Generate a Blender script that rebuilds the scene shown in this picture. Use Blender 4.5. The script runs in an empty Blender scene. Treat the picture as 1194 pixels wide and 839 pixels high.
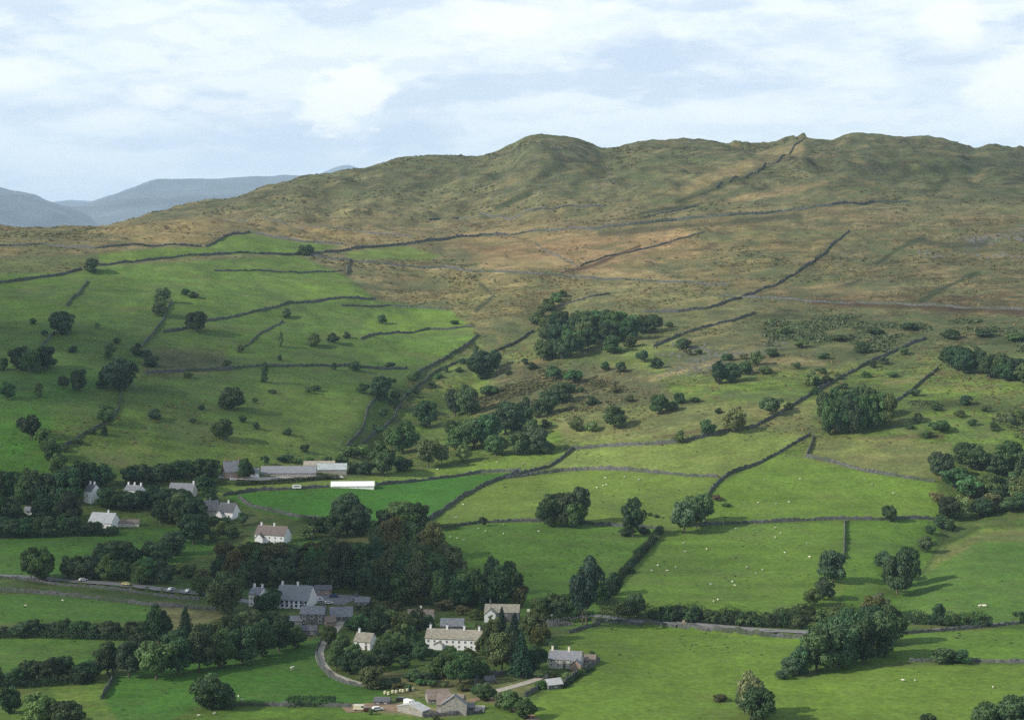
import bpy, bmesh, math, random
import numpy as np
from mathutils import Vector
random.seed(5); RNG = np.random.default_rng(5)
sc = bpy.context.scene; COL = sc.collection
R = math.radians
# ------------------------------------------------------------------ camera geometry
W0, H0, F, V0 = 1194.0, 839.0, 2228.0, 260.0       # photo size, focal length in photo pixels, row of the level horizon
CX = W0/2
cam = bpy.data.cameras.new('camera'); co = bpy.data.objects.new('camera', cam); COL.objects.link(co); sc.camera = co
cam.sensor_fit = 'HORIZONTAL'; cam.sensor_width = 36; cam.lens = 36*F/W0
co.rotation_euler = (math.pi/2, 0, 0); co.location = (0, 0, 0)
cam.shift_y = (V0-H0/2)/W0; cam.clip_start = 0.5; cam.clip_end = 90000

# ------------------------------------------------------------------ helpers
def smooth(t): t = np.clip(t, 0, 1); return t*t*(3-2*t)
def vnoise(x, y, seed=0):
    x = np.asarray(x, float); y = np.asarray(y, float)
    ix = np.floor(x).astype(np.int64); iy = np.floor(y).astype(np.int64); fx = x-ix; fy = y-iy
    def h(a, b):
        n = (a*374761393 + b*668265263 + seed*974634777) & 0xffffffff
        n = ((n ^ (n >> 13))*1274126177) & 0xffffffff
        n = (n ^ (n >> 16)) & 0xffffffff
        return n/4294967295.0
    sx = fx*fx*fx*(fx*(fx*6-15)+10); sy = fy*fy*fy*(fy*(fy*6-15)+10)
    return (h(ix,iy)*(1-sx)+h(ix+1,iy)*sx)*(1-sy)+(h(ix,iy+1)*(1-sx)+h(ix+1,iy+1)*sx)*sy-0.5
def fbm(x, y, wl, octv=4, seed=0, gain=.5):
    s = 0; a = 1.0
    for k in range(octv): s = s+a*vnoise(x/wl+k*17.3, y/wl-k*9.1, seed+k); wl /= 2.03; a *= gain
    return s
def tag(o, label=None, cat=None, group=None, kind=None):
    if label: o['label'] = label
    if cat: o['category'] = cat
    if group: o['group'] = group
    if kind: o['kind'] = kind
    return o
def link(name, me, parent=None):
    o = bpy.data.objects.new(name, me); COL.objects.link(o)
    if parent: o.parent = parent
    return o
def np_mesh(name, verts, faces, mats=(), smooth_shade=False, midx=None):
    me = bpy.data.meshes.new(name); verts = np.asarray(verts, np.float32); faces = np.asarray(faces, np.int32)
    n = faces.shape[1]
    me.vertices.add(len(verts)); me.vertices.foreach_set('co', verts.ravel())
    me.loops.add(faces.size); me.loops.foreach_set('vertex_index', faces.ravel())
    me.polygons.add(len(faces)); me.polygons.foreach_set('loop_start', np.arange(len(faces), dtype=np.int32)*n)
    for m in mats: me.materials.append(m)
    if midx is not None: me.polygons.foreach_set('material_index', np.asarray(midx, np.int32))
    me.polygons.foreach_set('use_smooth', np.full(len(faces), bool(smooth_shade)))
    me.update(calc_edges=True); me.validate(); return me
ORD = 'first second third fourth fifth sixth seventh eighth ninth tenth eleventh twelfth thirteenth fourteenth fifteenth sixteenth seventeenth eighteenth nineteenth twentieth'.split()
CLUSTERS = {}
def enlist(key, o, u): CLUSTERS.setdefault(key[0], []).append((u, o)); tag(o, None, key[1], key[2])
def label_clusters():
    for what, lst in CLUSTERS.items():
        lst.sort(key=lambda p: p[0]); n = len(lst)
        for i, (u, o) in enumerate(lst):
            if n == 1: lab = what
            elif i == 0: lab = what+', leftmost'
            elif i == n-1: lab = what+', rightmost'
            elif i < n/2 or n < 4: lab = what+', '+ORD[i]+' from left'
            else: lab = what+', '+ORD[n-1-i]+' from right'
            tag(o, lab)

# ------------------------------------------------------------------ materials
def mat(name, build):
    m = bpy.data.materials.new(name); m.use_nodes = True; nt = m.node_tree
    b = nt.nodes['Principled BSDF']; build(nt, b, nt.nodes, nt.links); return m
def noise(nt, scale, detail=3, coord=None, rough=.55):
    n = nt.nodes.new('ShaderNodeTexNoise'); n.inputs['Scale'].default_value = scale; n.inputs['Detail'].default_value = detail
    n.inputs['Roughness'].default_value = rough
    if coord is None:
        t = nt.nodes.new('ShaderNodeTexCoord'); coord = t.outputs['Object']
    nt.links.new(coord, n.inputs['Vector']); return n.outputs['Fac']
def math_(nt, op, a, b=None, clamp=False):
    n = nt.nodes.new('ShaderNodeMath'); n.operation = op; n.use_clamp = clamp
    for i, q in enumerate((a, b)):
        if q is None: continue
        if hasattr(q, 'links'): nt.links.new(q, n.inputs[i])
        else: n.inputs[i].default_value = q
    return n.outputs[0]
def remap(nt, v, a, b, c, d):
    n = nt.nodes.new('ShaderNodeMapRange'); nt.links.new(v, n.inputs[0])
    for i, q in enumerate((a, b, c, d)):
        if hasattr(q, 'links'): nt.links.new(q, n.inputs[i+1])
        else: n.inputs[i+1].default_value = q
    return n.outputs[0]
def mixc(nt, fac, a, b, mode='MIX'):
    n = nt.nodes.new('ShaderNodeMix'); n.data_type = 'RGBA'; n.blend_type = mode
    for s, q in ((n.inputs[0], fac), (n.inputs[6], a), (n.inputs[7], b)):
        if hasattr(q, 'links'): nt.links.new(q, s)
        elif isinstance(q, (int, float)): s.default_value = q
        else: s.default_value = (*q, 1)
    return n.outputs[2]
def plain(name, col, var=.25, scale=1.5, rough=.9, spec=.2, col2=None):
    def bd(nt, b, N, L):
        f = noise(nt, scale, 4)
        c = mixc(nt, remap(nt, f, .3, .7, 0, 1), [q*(1-var) for q in col], col2 or [min(1, q*(1+var)) for q in col])
        L.new(c, b.inputs['Base Color']); b.inputs['Roughness'].default_value = rough; b.inputs['Specular IOR Level'].default_value = spec
    return mat(name, bd)
M = {}
M['white'] = plain('white_render', (.80, .80, .79), .07, .8)
M['cream'] = plain('cream_render', (.72, .68, .52), .08, .8)
M['stone'] = plain('grey_stone', (.26, .25, .23), .35, 1.6)
M['palestone'] = plain('pale_stone', (.48, .46, .41), .3, 1.6)
M['darkstone'] = plain('dark_stone', (.13, .13, .13), .35, 1.6)
M['brownstone'] = plain('brown_stone', (.30, .22, .17), .3, 1.6)
M['slate'] = plain('slate', (.20, .21, .23), .25, 1.0)
M['darkslate'] = plain('dark_slate', (.11, .115, .125), .3, 1.0)
M['tanslate'] = plain('lichened_slate', (.30, .275, .22), .3, .9)
M['paleslate'] = plain('pale_slate', (.42, .43, .43), .2, .9)
M['brownroof'] = plain('brown_roof', (.19, .155, .135), .25, .9)
M['tin'] = plain('pale_tin', (.34, .38, .38), .2, .6, .5, .4)
M['whitetin'] = plain('white_tin', (.72, .74, .72), .08, .6, .5, .4)
M['wood'] = plain('dark_wood', (.10, .075, .05), .3, 2)
M['blue'] = plain('blue_paint', (.05, .07, .22), .1, 2, .5)
M['whitepaint'] = plain('white_paint', (.8, .8, .79), .03, 3, .5, .4)
M['glass'] = plain('window_glass', (.02, .025, .03), .2, 2, .12, .5)
M['tyre'] = plain('rubber', (.02, .02, .02), .2, 4)
M['bale'] = plain('straw', (.58, .55, .36), .2, 3)
M['fleece'] = plain('fleece', (.58, .56, .45), .12, 6)
M['sheepface'] = plain('sheep_face', (.40, .38, .34), .15, 6)
M['blackwool'] = plain('black_wool', (.03, .028, .026), .2, 6)
M['bark'] = plain('bark', (.11, .09, .07), .35, 3)
M['tarmac'] = plain('tarmac', (.17, .17, .18), .15, .6)
M['track'] = plain('gravel_track', (.36, .33, .27), .2, .7)
M['yard'] = plain('yard_concrete', (.40, .38, .34), .2, .5)
M['earth'] = plain('bare_earth', (.22, .16, .10), .3, .5)
def _paint(nt, b, N, L):
    oi = N.new('ShaderNodeObjectInfo'); L.new(oi.outputs['Color'], b.inputs['Base Color'])
    b.inputs['Roughness'].default_value = .3; b.inputs['Coat Weight'].default_value = .4
M['paint'] = mat('car_paint', _paint)
def _wall(nt, b, N, L):
    f = noise(nt, .9, 4); g = noise(nt, .06, 3)
    c = mixc(nt, remap(nt, f, .3, .7, 0, 1), (.026, .031, .031), (.135, .138, .135))
    c = mixc(nt, remap(nt, g, .48, .62, 0, .75), c, (.035, .055, .024))
    L.new(c, b.inputs['Base Color']); b.inputs['Roughness'].default_value = .95
    bp = N.new('ShaderNodeBump'); bp.inputs['Strength'].default_value = .7; bp.inputs['Distance'].default_value = .25
    L.new(f, bp.inputs['Height']); L.new(bp.outputs[0], b.inputs['Normal'])
M['drywall'] = mat('drystone', _wall)
def _leaf(nt, b, N, L):
    oi = N.new('ShaderNodeObjectInfo'); at = N.new('ShaderNodeAttribute'); at.attribute_name = 'tone'
    v = math_(nt, 'MULTIPLY', at.outputs['Fac'], remap(nt, oi.outputs['Random'], 0, 1, .72, 1.4))
    hs = N.new('ShaderNodeHueSaturation'); L.new(oi.outputs['Color'], hs.inputs['Color']); L.new(v, hs.inputs['Value'])
    hv_ = hs.inputs['Hue']; L.new(remap(nt, math_(nt, 'FRACT', math_(nt, 'MULTIPLY', oi.outputs['Random'], 7.31)), 0, 1, .462, .518), hv_)
    L.new(hs.outputs[0], b.inputs['Base Color']); b.inputs['Roughness'].default_value = .75; b.inputs['Specular IOR Level'].default_value = .12
    tr = N.new('ShaderNodeBsdfTranslucent'); L.new(mixc(nt, 1.0, hs.outputs[0], (1.1, 1.2, .5), 'MULTIPLY'), tr.inputs[0])
    mx = N.new('ShaderNodeMixShader'); mx.inputs[0].default_value = .22
    L.new(b.outputs[0], mx.inputs[1]); L.new(tr.outputs[0], mx.inputs[2]); L.new(mx.outputs[0], N['Material Output'].inputs[0])
M['leaf'] = mat('leaves', _leaf)
def _ground(nt, b, N, L):
    at = N.new('ShaderNodeAttribute'); at.attribute_name = 'ground_tint'
    ro = at.outputs['Alpha']; tc = N.new('ShaderNodeTexCoord'); P = tc.outputs['Object']
    n1 = noise(nt, .012, 4, P); n2 = noise(nt, .07, 4, P); n3 = noise(nt, .45, 3, P)
    n4 = noise(nt, .03, 5, P, .7)
    a1 = remap(nt, ro, 0, 1, .30, .6); a2 = remap(nt, ro, 0, 1, .20, 1.0); a3 = remap(nt, ro, 0, 1, .45, 1.2)
    def fac(n, a):
        return math_(nt, 'ADD', 1.0, math_(nt, 'MULTIPLY', math_(nt, 'MULTIPLY', math_(nt, 'SUBTRACT', n, .5), 2.2), a))
    mp = nt.nodes.new('ShaderNodeMapping'); mp.inputs['Scale'].default_value = (.012, .06, .06); mp.inputs['Rotation'].default_value = (0, 0, .22); nt.links.new(P, mp.inputs[0])
    ns = noise(nt, 1.0, 5, mp.outputs[0], .65)          # sheep tracks and terraces running along the slope
    f = math_(nt, 'MULTIPLY', math_(nt, 'MULTIPLY', fac(n1, a1), fac(n2, a2)), math_(nt, 'MULTIPLY', fac(n3, a3), fac(ns, remap(nt, ro, 0, 1, .08, 1.0))))
    f = math_(nt, 'MAXIMUM', f, .25)
    cc = N.new('ShaderNodeCombineColor'); [L.new(f, cc.inputs[i]) for i in range(3)]
    c = mixc(nt, 1.0, at.outputs['Color'], cc.outputs[0], 'MULTIPLY')
    def along(sx_, sy_, off):                            # patches drawn out along the contour
        m2 = nt.nodes.new('ShaderNodeMapping'); m2.inputs['Scale'].default_value = (sx_, sy_, sy_); m2.inputs['Location'].default_value = (off, off, 0); m2.inputs['Rotation'].default_value = (0, 0, -.15); nt.links.new(P, m2.inputs[0]); return noise(nt, 1.0, 6, m2.outputs[0], .7)
    q1 = along(.03, .075, 3.0); q2 = along(.05, .10, 9.0); q3 = along(.014, .03, 21.0)
    c = mixc(nt, math_(nt, 'MULTIPLY', remap(nt, q1, .50, .62, 0, .62), ro), c, (.050, .066, .030))
    c = mixc(nt, math_(nt, 'MULTIPLY', remap(nt, q2, .54, .64, 0, .5), ro), c, (.17, .125, .062))
    c = mixc(nt, math_(nt, 'MULTIPLY', remap(nt, q3, .53, .62, 0, .5), ro), c, (.085, .115, .042))
    # straw-coloured, bracken-brown and dark-green patches where the ground is rough
    c = mixc(nt, math_(nt, 'MULTIPLY', remap(nt, n4, .52, .64, 0, .5), ro), c, (.215, .170, .078))
    n5 = noise(nt, .022, 5, P, .7)
    c = mixc(nt, math_(nt, 'MULTIPLY', remap(nt, n5, .50, .60, 0, .65), ro), c, (.066, .085, .038))
    n6 = noise(nt, .05, 5, P, .75)
    c = mixc(nt, math_(nt, 'MULTIPLY', remap(nt, n6, .58, .70, 0, .55), math_(nt, 'SUBTRACT', ro, .2, True)), c, (.125, .085, .045))
    L.new(c, b.inputs['Base Color']); b.inputs['Roughness'].default_value = .95; b.inputs['Specular IOR Level'].default_value = .1
    bp = N.new('ShaderNodeBump'); bp.inputs['Distance'].default_value = 1.0
    L.new(remap(nt, ro, 0, 1, .15, .5), bp.inputs['Strength'])
    hh = math_(nt, 'ADD', math_(nt, 'MULTIPLY', n3, .5), math_(nt, 'MULTIPLY', n2, 2.0)); L.new(hh, bp.inputs['Height']); L.new(bp.outputs[0], b.inputs['Normal'])
M['ground'] = mat('ground', _ground)

# ------------------------------------------------------------------ terrain
SKY = [(-1300,268),(-300,262),(0,263),(50,264),(90,261),(122,262),(140,257),(165,249),(205,239),(235,233),(265,229),(300,218),(330,211),(352,205),(385,202),(420,197),(445,190),(468,183),
       (500,180),(530,181),(555,178),(580,174),(600,166),(611,156),(620,153),(632,152),(648,154),(668,157),(685,163),(702,168),(740,165),(768,162),(792,163),(815,165),(828,168),(850,173),
       (882,174),(903,169),(922,164),(938,160),(958,163),(970,164),(984,158),(1002,155),(1030,158),(1062,160),(1082,159),(1100,161),(1120,166),(1136,171),(1152,170),(1175,174),(1200,179),(1300,190),(2600,240)]
SKYU = [p[0] for p in SKY]; SKYV = [p[1] for p in SKY]
BASE = [(839,690),(780,765),(730,850),(690,925),(650,1005),(610,1085),(570,1165),(530,1245),(490,1330),(450,1425),(410,1535),(370,1660),(330,1800),(290,1950)]
def column(fac_hi, fac_mid, end):
    k = []
    for v, y in BASE:
        if v < end[0]+12: break
        w = np.clip((600-v)/120, 0, 1); w2 = np.clip((470-v)/140, 0, 1)
        k.append((y*(1+(fac_mid-1)*w*(1-w2)+(fac_hi-1)*w2), v))
    k.append((end[1], end[0])); return k
CTRL = {-1200: column(.90,.90,(285,1800)), 0: column(.92,.91,(283,1840)), 200: column(.95,.94,(276,1900)), 400: column(1.0,1.0,(283,1990)), 520: column(1.02,1.04,(278,2040)), 620: column(1.0,1.02,(272,2030)),
        800: column(.98,.97,(258,2010)), 1000: column(.96,.94,(243,2000)), 1194: column(.94,.92,(240,1980)), 2400: column(.92,.9,(240,1950))}
YD = np.arange(-100, 2800, 5.0)
NEAR = [(-100,25),(0,-1.8),(20,-10),(100,-45),(300,-118),(500,-166),(620,-178)]
ker = np.hanning(31); ker /= ker.sum()
prof, ends = [], []
for u in sorted(CTRL):
    k = CTRL[u]
    ys = [p[0] for p in NEAR]+[p[0] for p in k]; zs = [p[1] for p in NEAR]+[(V0-p[1])/F*p[0] for p in k]
    sl = (zs[-1]-zs[-2])/(ys[-1]-ys[-2]); ys.append(4000); zs.append(zs[-1]+sl*(4000-k[-1][0]))
    z = np.interp(YD, ys, zs); zp = np.pad(z, 15, mode='edge'); prof.append(np.convolve(zp, ker, 'valid')); ends.append(k[-1][0])
prof = np.array(prof)
UG = np.unique(np.concatenate([np.arange(-1200, -100, 50), np.arange(-100, 1296, 3.0), np.arange(1300, 2401, 50)]))
YG = np.unique(np.concatenate([np.arange(-60, 680, 30), np.arange(680, 2720, 3.6), np.geomspace(2720, 38000, 64)]))
cu = np.array(sorted(CTRL), float)
def ucol(arr, u):      # smooth interpolation between control columns
    i = np.clip(np.searchsorted(cu, u)-1, 0, len(cu)-2); t = (u-cu[i])/(cu[i+1]-cu[i])
    p0 = arr[np.maximum(i-1, 0)]; p1 = arr[i]; p2 = arr[i+1]; p3 = arr[np.minimum(i+2, len(cu)-1)]
    h0 = cu[i]-cu[np.maximum(i-1, 0)]; h1 = cu[i+1]-cu[i]; h2 = cu[np.minimum(i+2, len(cu)-1)]-cu[i+1]
    sh = (-1,)+(1,)*(arr.ndim-1); t = t.reshape(sh); h0 = np.where(h0 == 0, 1, h0).reshape(sh); h1 = h1.reshape(sh); h2 = np.where(h2 == 0, 1, h2).reshape(sh)
    m1 = .5*((p2-p1)/h1+(p1-p0)/h0)*h1; m2 = .5*((p2-p1)/h1+(p3-p2)/h2)*h1
    return (2*t**3-3*t*t+1)*p1+(t**3-2*t*t+t)*m1+(-2*t**3+3*t*t)*p2+(t**3-t*t)*m2
colp = ucol(prof, UG); yend = ucol(np.array(ends, float), UG)
vr = np.interp(UG, SKYU, SKYV)
yr = np.interp(UG, [-1200, 60, 130, 260, 600, 2400], [2080, 2100, 2320, 2560, 2650, 2600]) + 70*vnoise(UG/90.0, UG*0, 3)
UU, YY = np.meshgrid(UG, YG, indexing='ij'); XX = (UU-CX)/F*np.maximum(YY, 250)
Z = np.empty_like(UU)
for i in range(len(UG)):
    z = np.interp(YG, YD, colp[i])
    ys, yt = yend[i], yr[i]; zt = (V0-vr[i])/F*yt; zs = np.interp(ys, YD, colp[i])
    t = np.clip((YG-ys)/(yt-ys), 0, 1); s0 = .06*(yt-ys)
    up = zs+s0*t+(zt-zs-s0)*(t**1.5*(1.55-.55*t*t))*1.0
    over = np.maximum(YG-yt, 0); down = zt-over*.12-over**2*.0006
    z = np.where(YG > ys, up, z); z = np.where(YG > yt, np.maximum(down, -160), z); Z[i] = z
# gentle smoothing along both axes round the joins, then relief
T = np.clip((YY-yend[:, None])/(yr-yend)[:, None], 0, 1.0)
crag = np.where(YY > yr[:, None], np.clip(1-(YY-yr[:, None])/300, 0, 1), 1)*smooth((T-.02)/.25)
crag *= 1-.86*smooth((T-.66)/.30)*(YY <= yr[:, None]+5)
leftfade = np.interp(UU, [60, 300], [.25, 1])
Z += crag*leftfade*(9*fbm(XX*1.0, YY*.7, 60, 3, 17, .6)-3.5*np.abs(fbm(XX+.6*YY, YY, 34, 3, 19, .6))+24*fbm(XX+.5*YY, YY*.8, 210, 4, 11, .45)-14*np.abs(fbm(XX-.7*YY, YY*1.2, 110, 4, 21, .6))+4)
Z += leftfade*smooth((T-.55)/.3)*(YY <= yr[:, None]+40)*(3.2*fbm(XX, YY*.8, 48, 4, 23, .6)-4*np.abs(fbm(XX+.4*YY, YY, 30, 3, 25, .6)))
moor = smooth((YY-1250)/400)*(1-crag)
Z += moor*(5*fbm(XX, YY, 120, 4, 31)+2.0*fbm(XX, YY, 22, 2, 33))
fld = smooth((YY-850)/150)*(1-smooth((YY-1250)/400)*.6)
Z += fld*(5.0*fbm(XX, YY, 150, 2, 41)) + smooth((YY-650)/60)*(.7*fbm(XX, YY, 40, 3, 43))
def seg_dist(px, py, pts):
    d = np.full(px.shape, 1e9)
    for (ax, ay), (bx, by) in zip(pts[:-1], pts[1:]):
        vx, vy = bx-ax, by-ay; t = np.clip(((px-ax)*vx+(py-ay)*vy)/(vx*vx+vy*vy+1e-9), 0, 1)
        d = np.minimum(d, np.hypot(px-ax-t*vx, py-ay-t*vy))
    return d
def _proj_rows(): return V0-F*Z/np.maximum(YY, 250)
VV = _proj_rows()
# stream gills cut into the slope
def gill(pts_uv, depth, width):
    global Z
    g = []
    for u, v in pts_uv:
        i = np.argmin(abs(UG-u)); j = np.where((YG > 690) & (VV[i] <= v))[0]; j = j[0] if len(j) else len(YG)-1
        g.append((XX[i, j], YY[i, j]))
    d = seg_dist(XX, YY, g); Z = Z-depth*np.exp(-(d/width)**2)
gill([(640,360),(600,400),(545,450),(490,490),(440,525)], 7, 22)
gill([(560,400),(500,440),(470,470),(435,515)], 4, 10)
gill([(1194,560),(1120,600),(1085,640),(1055,690),(1035,720)], 4, 14)
def embank(pts_uv, drop):
    global Z
    VVn = _proj_rows(); g = []
    for u, v in pts_uv:
        i = np.argmin(abs(UG-u)); j = np.where((YG > 690) & (VVn[i] <= v))[0][0]; g.append((XX[i, j], YY[i, j]))
    gx = [p[0] for p in g]; dy = np.interp(XX, gx, [p[1] for p in g])-YY
    fade = smooth((XX-gx[0])/25)*smooth((gx[-1]-XX)/25); Z = Z-fade*np.where(dy > 3.0, drop*(1-smooth((dy-5)/38)), 0)
embank([(690,719),(740,724),(800,727),(850,732),(900,735),(950,737),(975,739)], 2.0)
embank([(20,671),(40,673),(90,677),(150,682),(220,690),(250,694)], 1.6)
VV = _proj_rows()
def zfun(x, y):
    x = np.asarray(x, float); y = np.asarray(y, float); u = x*F/np.maximum(y, 250)+CX
    i = np.clip(np.searchsorted(UG, u)-1, 0, len(UG)-2); j = np.clip(np.searchsorted(YG, y)-1, 0, len(YG)-2)
    a = (u-UG[i])/(UG[i+1]-UG[i]); b = (y-YG[j])/(YG[j+1]-YG[j])
    return (Z[i,j]*(1-a)+Z[i+1,j]*a)*(1-b)+(Z[i,j+1]*(1-a)+Z[i+1,j+1]*a)*b
YS = np.arange(682, 2700, 1.5)
def at(u, v):
    """where the line of sight through photo pixel (u, v) meets the ground"""
    x = (u-CX)/F*YS; z = zfun(x, YS); vv = V0-F*z/YS
    k = np.where(vv <= v)[0]; k = k[0] if len(k) else len(YS)-1
    if k > 0 and vv[k-1] > vv[k]: y = YS[k-1]+1.5*(vv[k-1]-v)/(vv[k-1]-vv[k])
    else: y = YS[k]
    if v > vv[0]: y = F*178.0/(v-V0)
    xx = (u-CX)/F*y; return float(xx), float(y), float(zfun(xx, y))

# ground colours: one tint per kind of grassland, bounded by the field walls
tint = np.empty(UU.shape+(4,))
def ramp(stops):
    vs = [s[0] for s in stops]; return np.stack([np.interp(VV, vs, [s[1][k] for s in stops]) for k in range(4)], -1)
tint[:] = ramp([(150,(.088,.096,.046,.8)),(215,(.108,.114,.052,.8)),(245,(.150,.138,.064,.8)),(268,(.200,.165,.080,.7)),(310,(.185,.160,.076,.8)),(345,(.150,.145,.060,.8)),(385,(.112,.130,.046,.8)),
                (440,(.092,.128,.040,.8)),(500,(.090,.132,.038,.7)),(545,(.07,.10,.034,.6)),(600,(.05,.075,.028,.5)),(720,(.05,.08,.03,.5)),(840,(.07,.11,.032,.3))])
wx = 9*fbm(XX, YY, 60, 3, 51); wy = 5*fbm(XX, YY, 60, 3, 52)
def inside(px, py, pts):
    r = np.zeros(px.shape, bool); n = len(pts)
    for i in range(n):
        (ax, ay), (bx, by) = pts[i], pts[(i+1) % n]
        if ay == by: continue
        r ^= ((ay > py) != (by > py)) & (px < (bx-ax)*(py-ay)/(by-ay)+ax)
    return r
def region(pts, col, soft=2, warp=0.0, amt=1.0):
    pts = [(-500 if p[0] <= 0 else 1700 if p[0] >= 1194 else p[0], p[1]) for p in pts]
    pu = UU+wx*warp; pv = VV+wy*warp
    xs = [p[0] for p in pts]; ys = [p[1] for p in pts]; m = 40
    box = (pu > min(xs)-m) & (pu < max(xs)+m) & (pv > min(ys)-m) & (pv < max(ys)+m) & (YY > 640)
    qu, qv = pu[box], pv[box]; d = seg_dist(qu, qv, pts+pts[:1]); d = np.where(inside(qu, qv, pts), d, -d)
    a = (smooth((d+soft)/(2*soft))*amt)[:, None]; tint[box] = tint[box]*(1-a)+np.array(col)*a
# moorland
region([(110,263),(180,254),(290,257),(480,276),(640,268),(700,262),(620,285),(500,283),(360,290),(290,270),(240,287),(150,285)], (.22,.175,.075,.5), 6, .7)
region([(0,266),(110,265),(160,285),(120,300),(0,318)], (.15,.135,.055,.8), 6, 1)
region([(60,278),(150,276),(130,300),(70,310)], (.12,.095,.05,.9), 8, 1, .7)
region([(540,285),(760,268),(900,255),(820,300),(690,318),(560,312)], (.25,.165,.08,.6), 10, 1.5, .8)
region([(420,310),(560,318),(700,325),(640,350),(560,385),(530,360),(440,345)], (.17,.145,.06,.9), 8, 1.2, .8)
region([(800,262),(1194,250),(1194,345),(960,345),(830,330)], (.120,.108,.048,1), 14, 1.5, .9)
region([(870,340),(1194,335),(1194,368),(900,362)], (.100,.074,.036,1), 8, 1.5, .8)
region([(900,365),(1194,372),(1194,415),(1050,410),(960,425),(880,400)], (.060,.075,.034,1), 9, 1.5, .85)
region([(760,300),(1000,262),(930,320),(800,350)], (.165,.14,.058,.9), 10, 1.4, .6)
region([(960,172),(1060,170),(1200,176),(1200,240),(1080,232),(980,215)], (.072,.085,.042,.7), 10, 1.5, .7)
region([(590,176),(650,160),(700,172),(690,205),(620,222),(560,215)], (.078,.085,.046,.7), 8, 1.5, .6)
region([(440,190),(500,182),(540,190),(470,225),(400,235)], (.082,.09,.046,.7), 8, 1.5, .5)
region([(130,262),(200,243),(290,224),(350,210),(330,228),(250,245),(190,258)], (.075,.085,.045,.7), 6, 1, .6)
region([(590,420),(760,430),(800,470),(690,480),(560,480)], (.085,.075,.036,1), 10, 1.4, .8)
region([(800,385),(900,380),(960,415),(860,440),(780,430)], (.12,.12,.05,1), 8, 1.4, .8)
region([(640,480),(800,470),(950,470),(950,500),(800,512),(660,520)], (.135,.150,.050,.6), 7, 1, .9)
def streak(pts, wpx, col, amt=.7):
    pu = UU+wx*.5; pv = VV+wy*.4; xs = [p[0] for p in pts]; ys = [p[1] for p in pts]
    b = (pu > min(xs)-15) & (pu < max(xs)+15) & (pv > min(ys)-15) & (pv < max(ys)+15) & (YY > 640) & (YY < 2700)
    wv = 1.15*wpx*(1+1.2*fbm(XX[b], YY[b], 50, 3, 55)); a = (smooth(1.3-seg_dist(pu[b], pv[b], pts)/np.maximum(wv, .3))*amt)[:, None]; tint[b] = tint[b]*(1-a)+np.array(col)*a
RUSH = (.036,.046,.024,.15); PEAT = (.070,.046,.026,.2); GRASS = (.12,.135,.05,.7); STRAW = (.26,.205,.095,.3)
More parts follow.
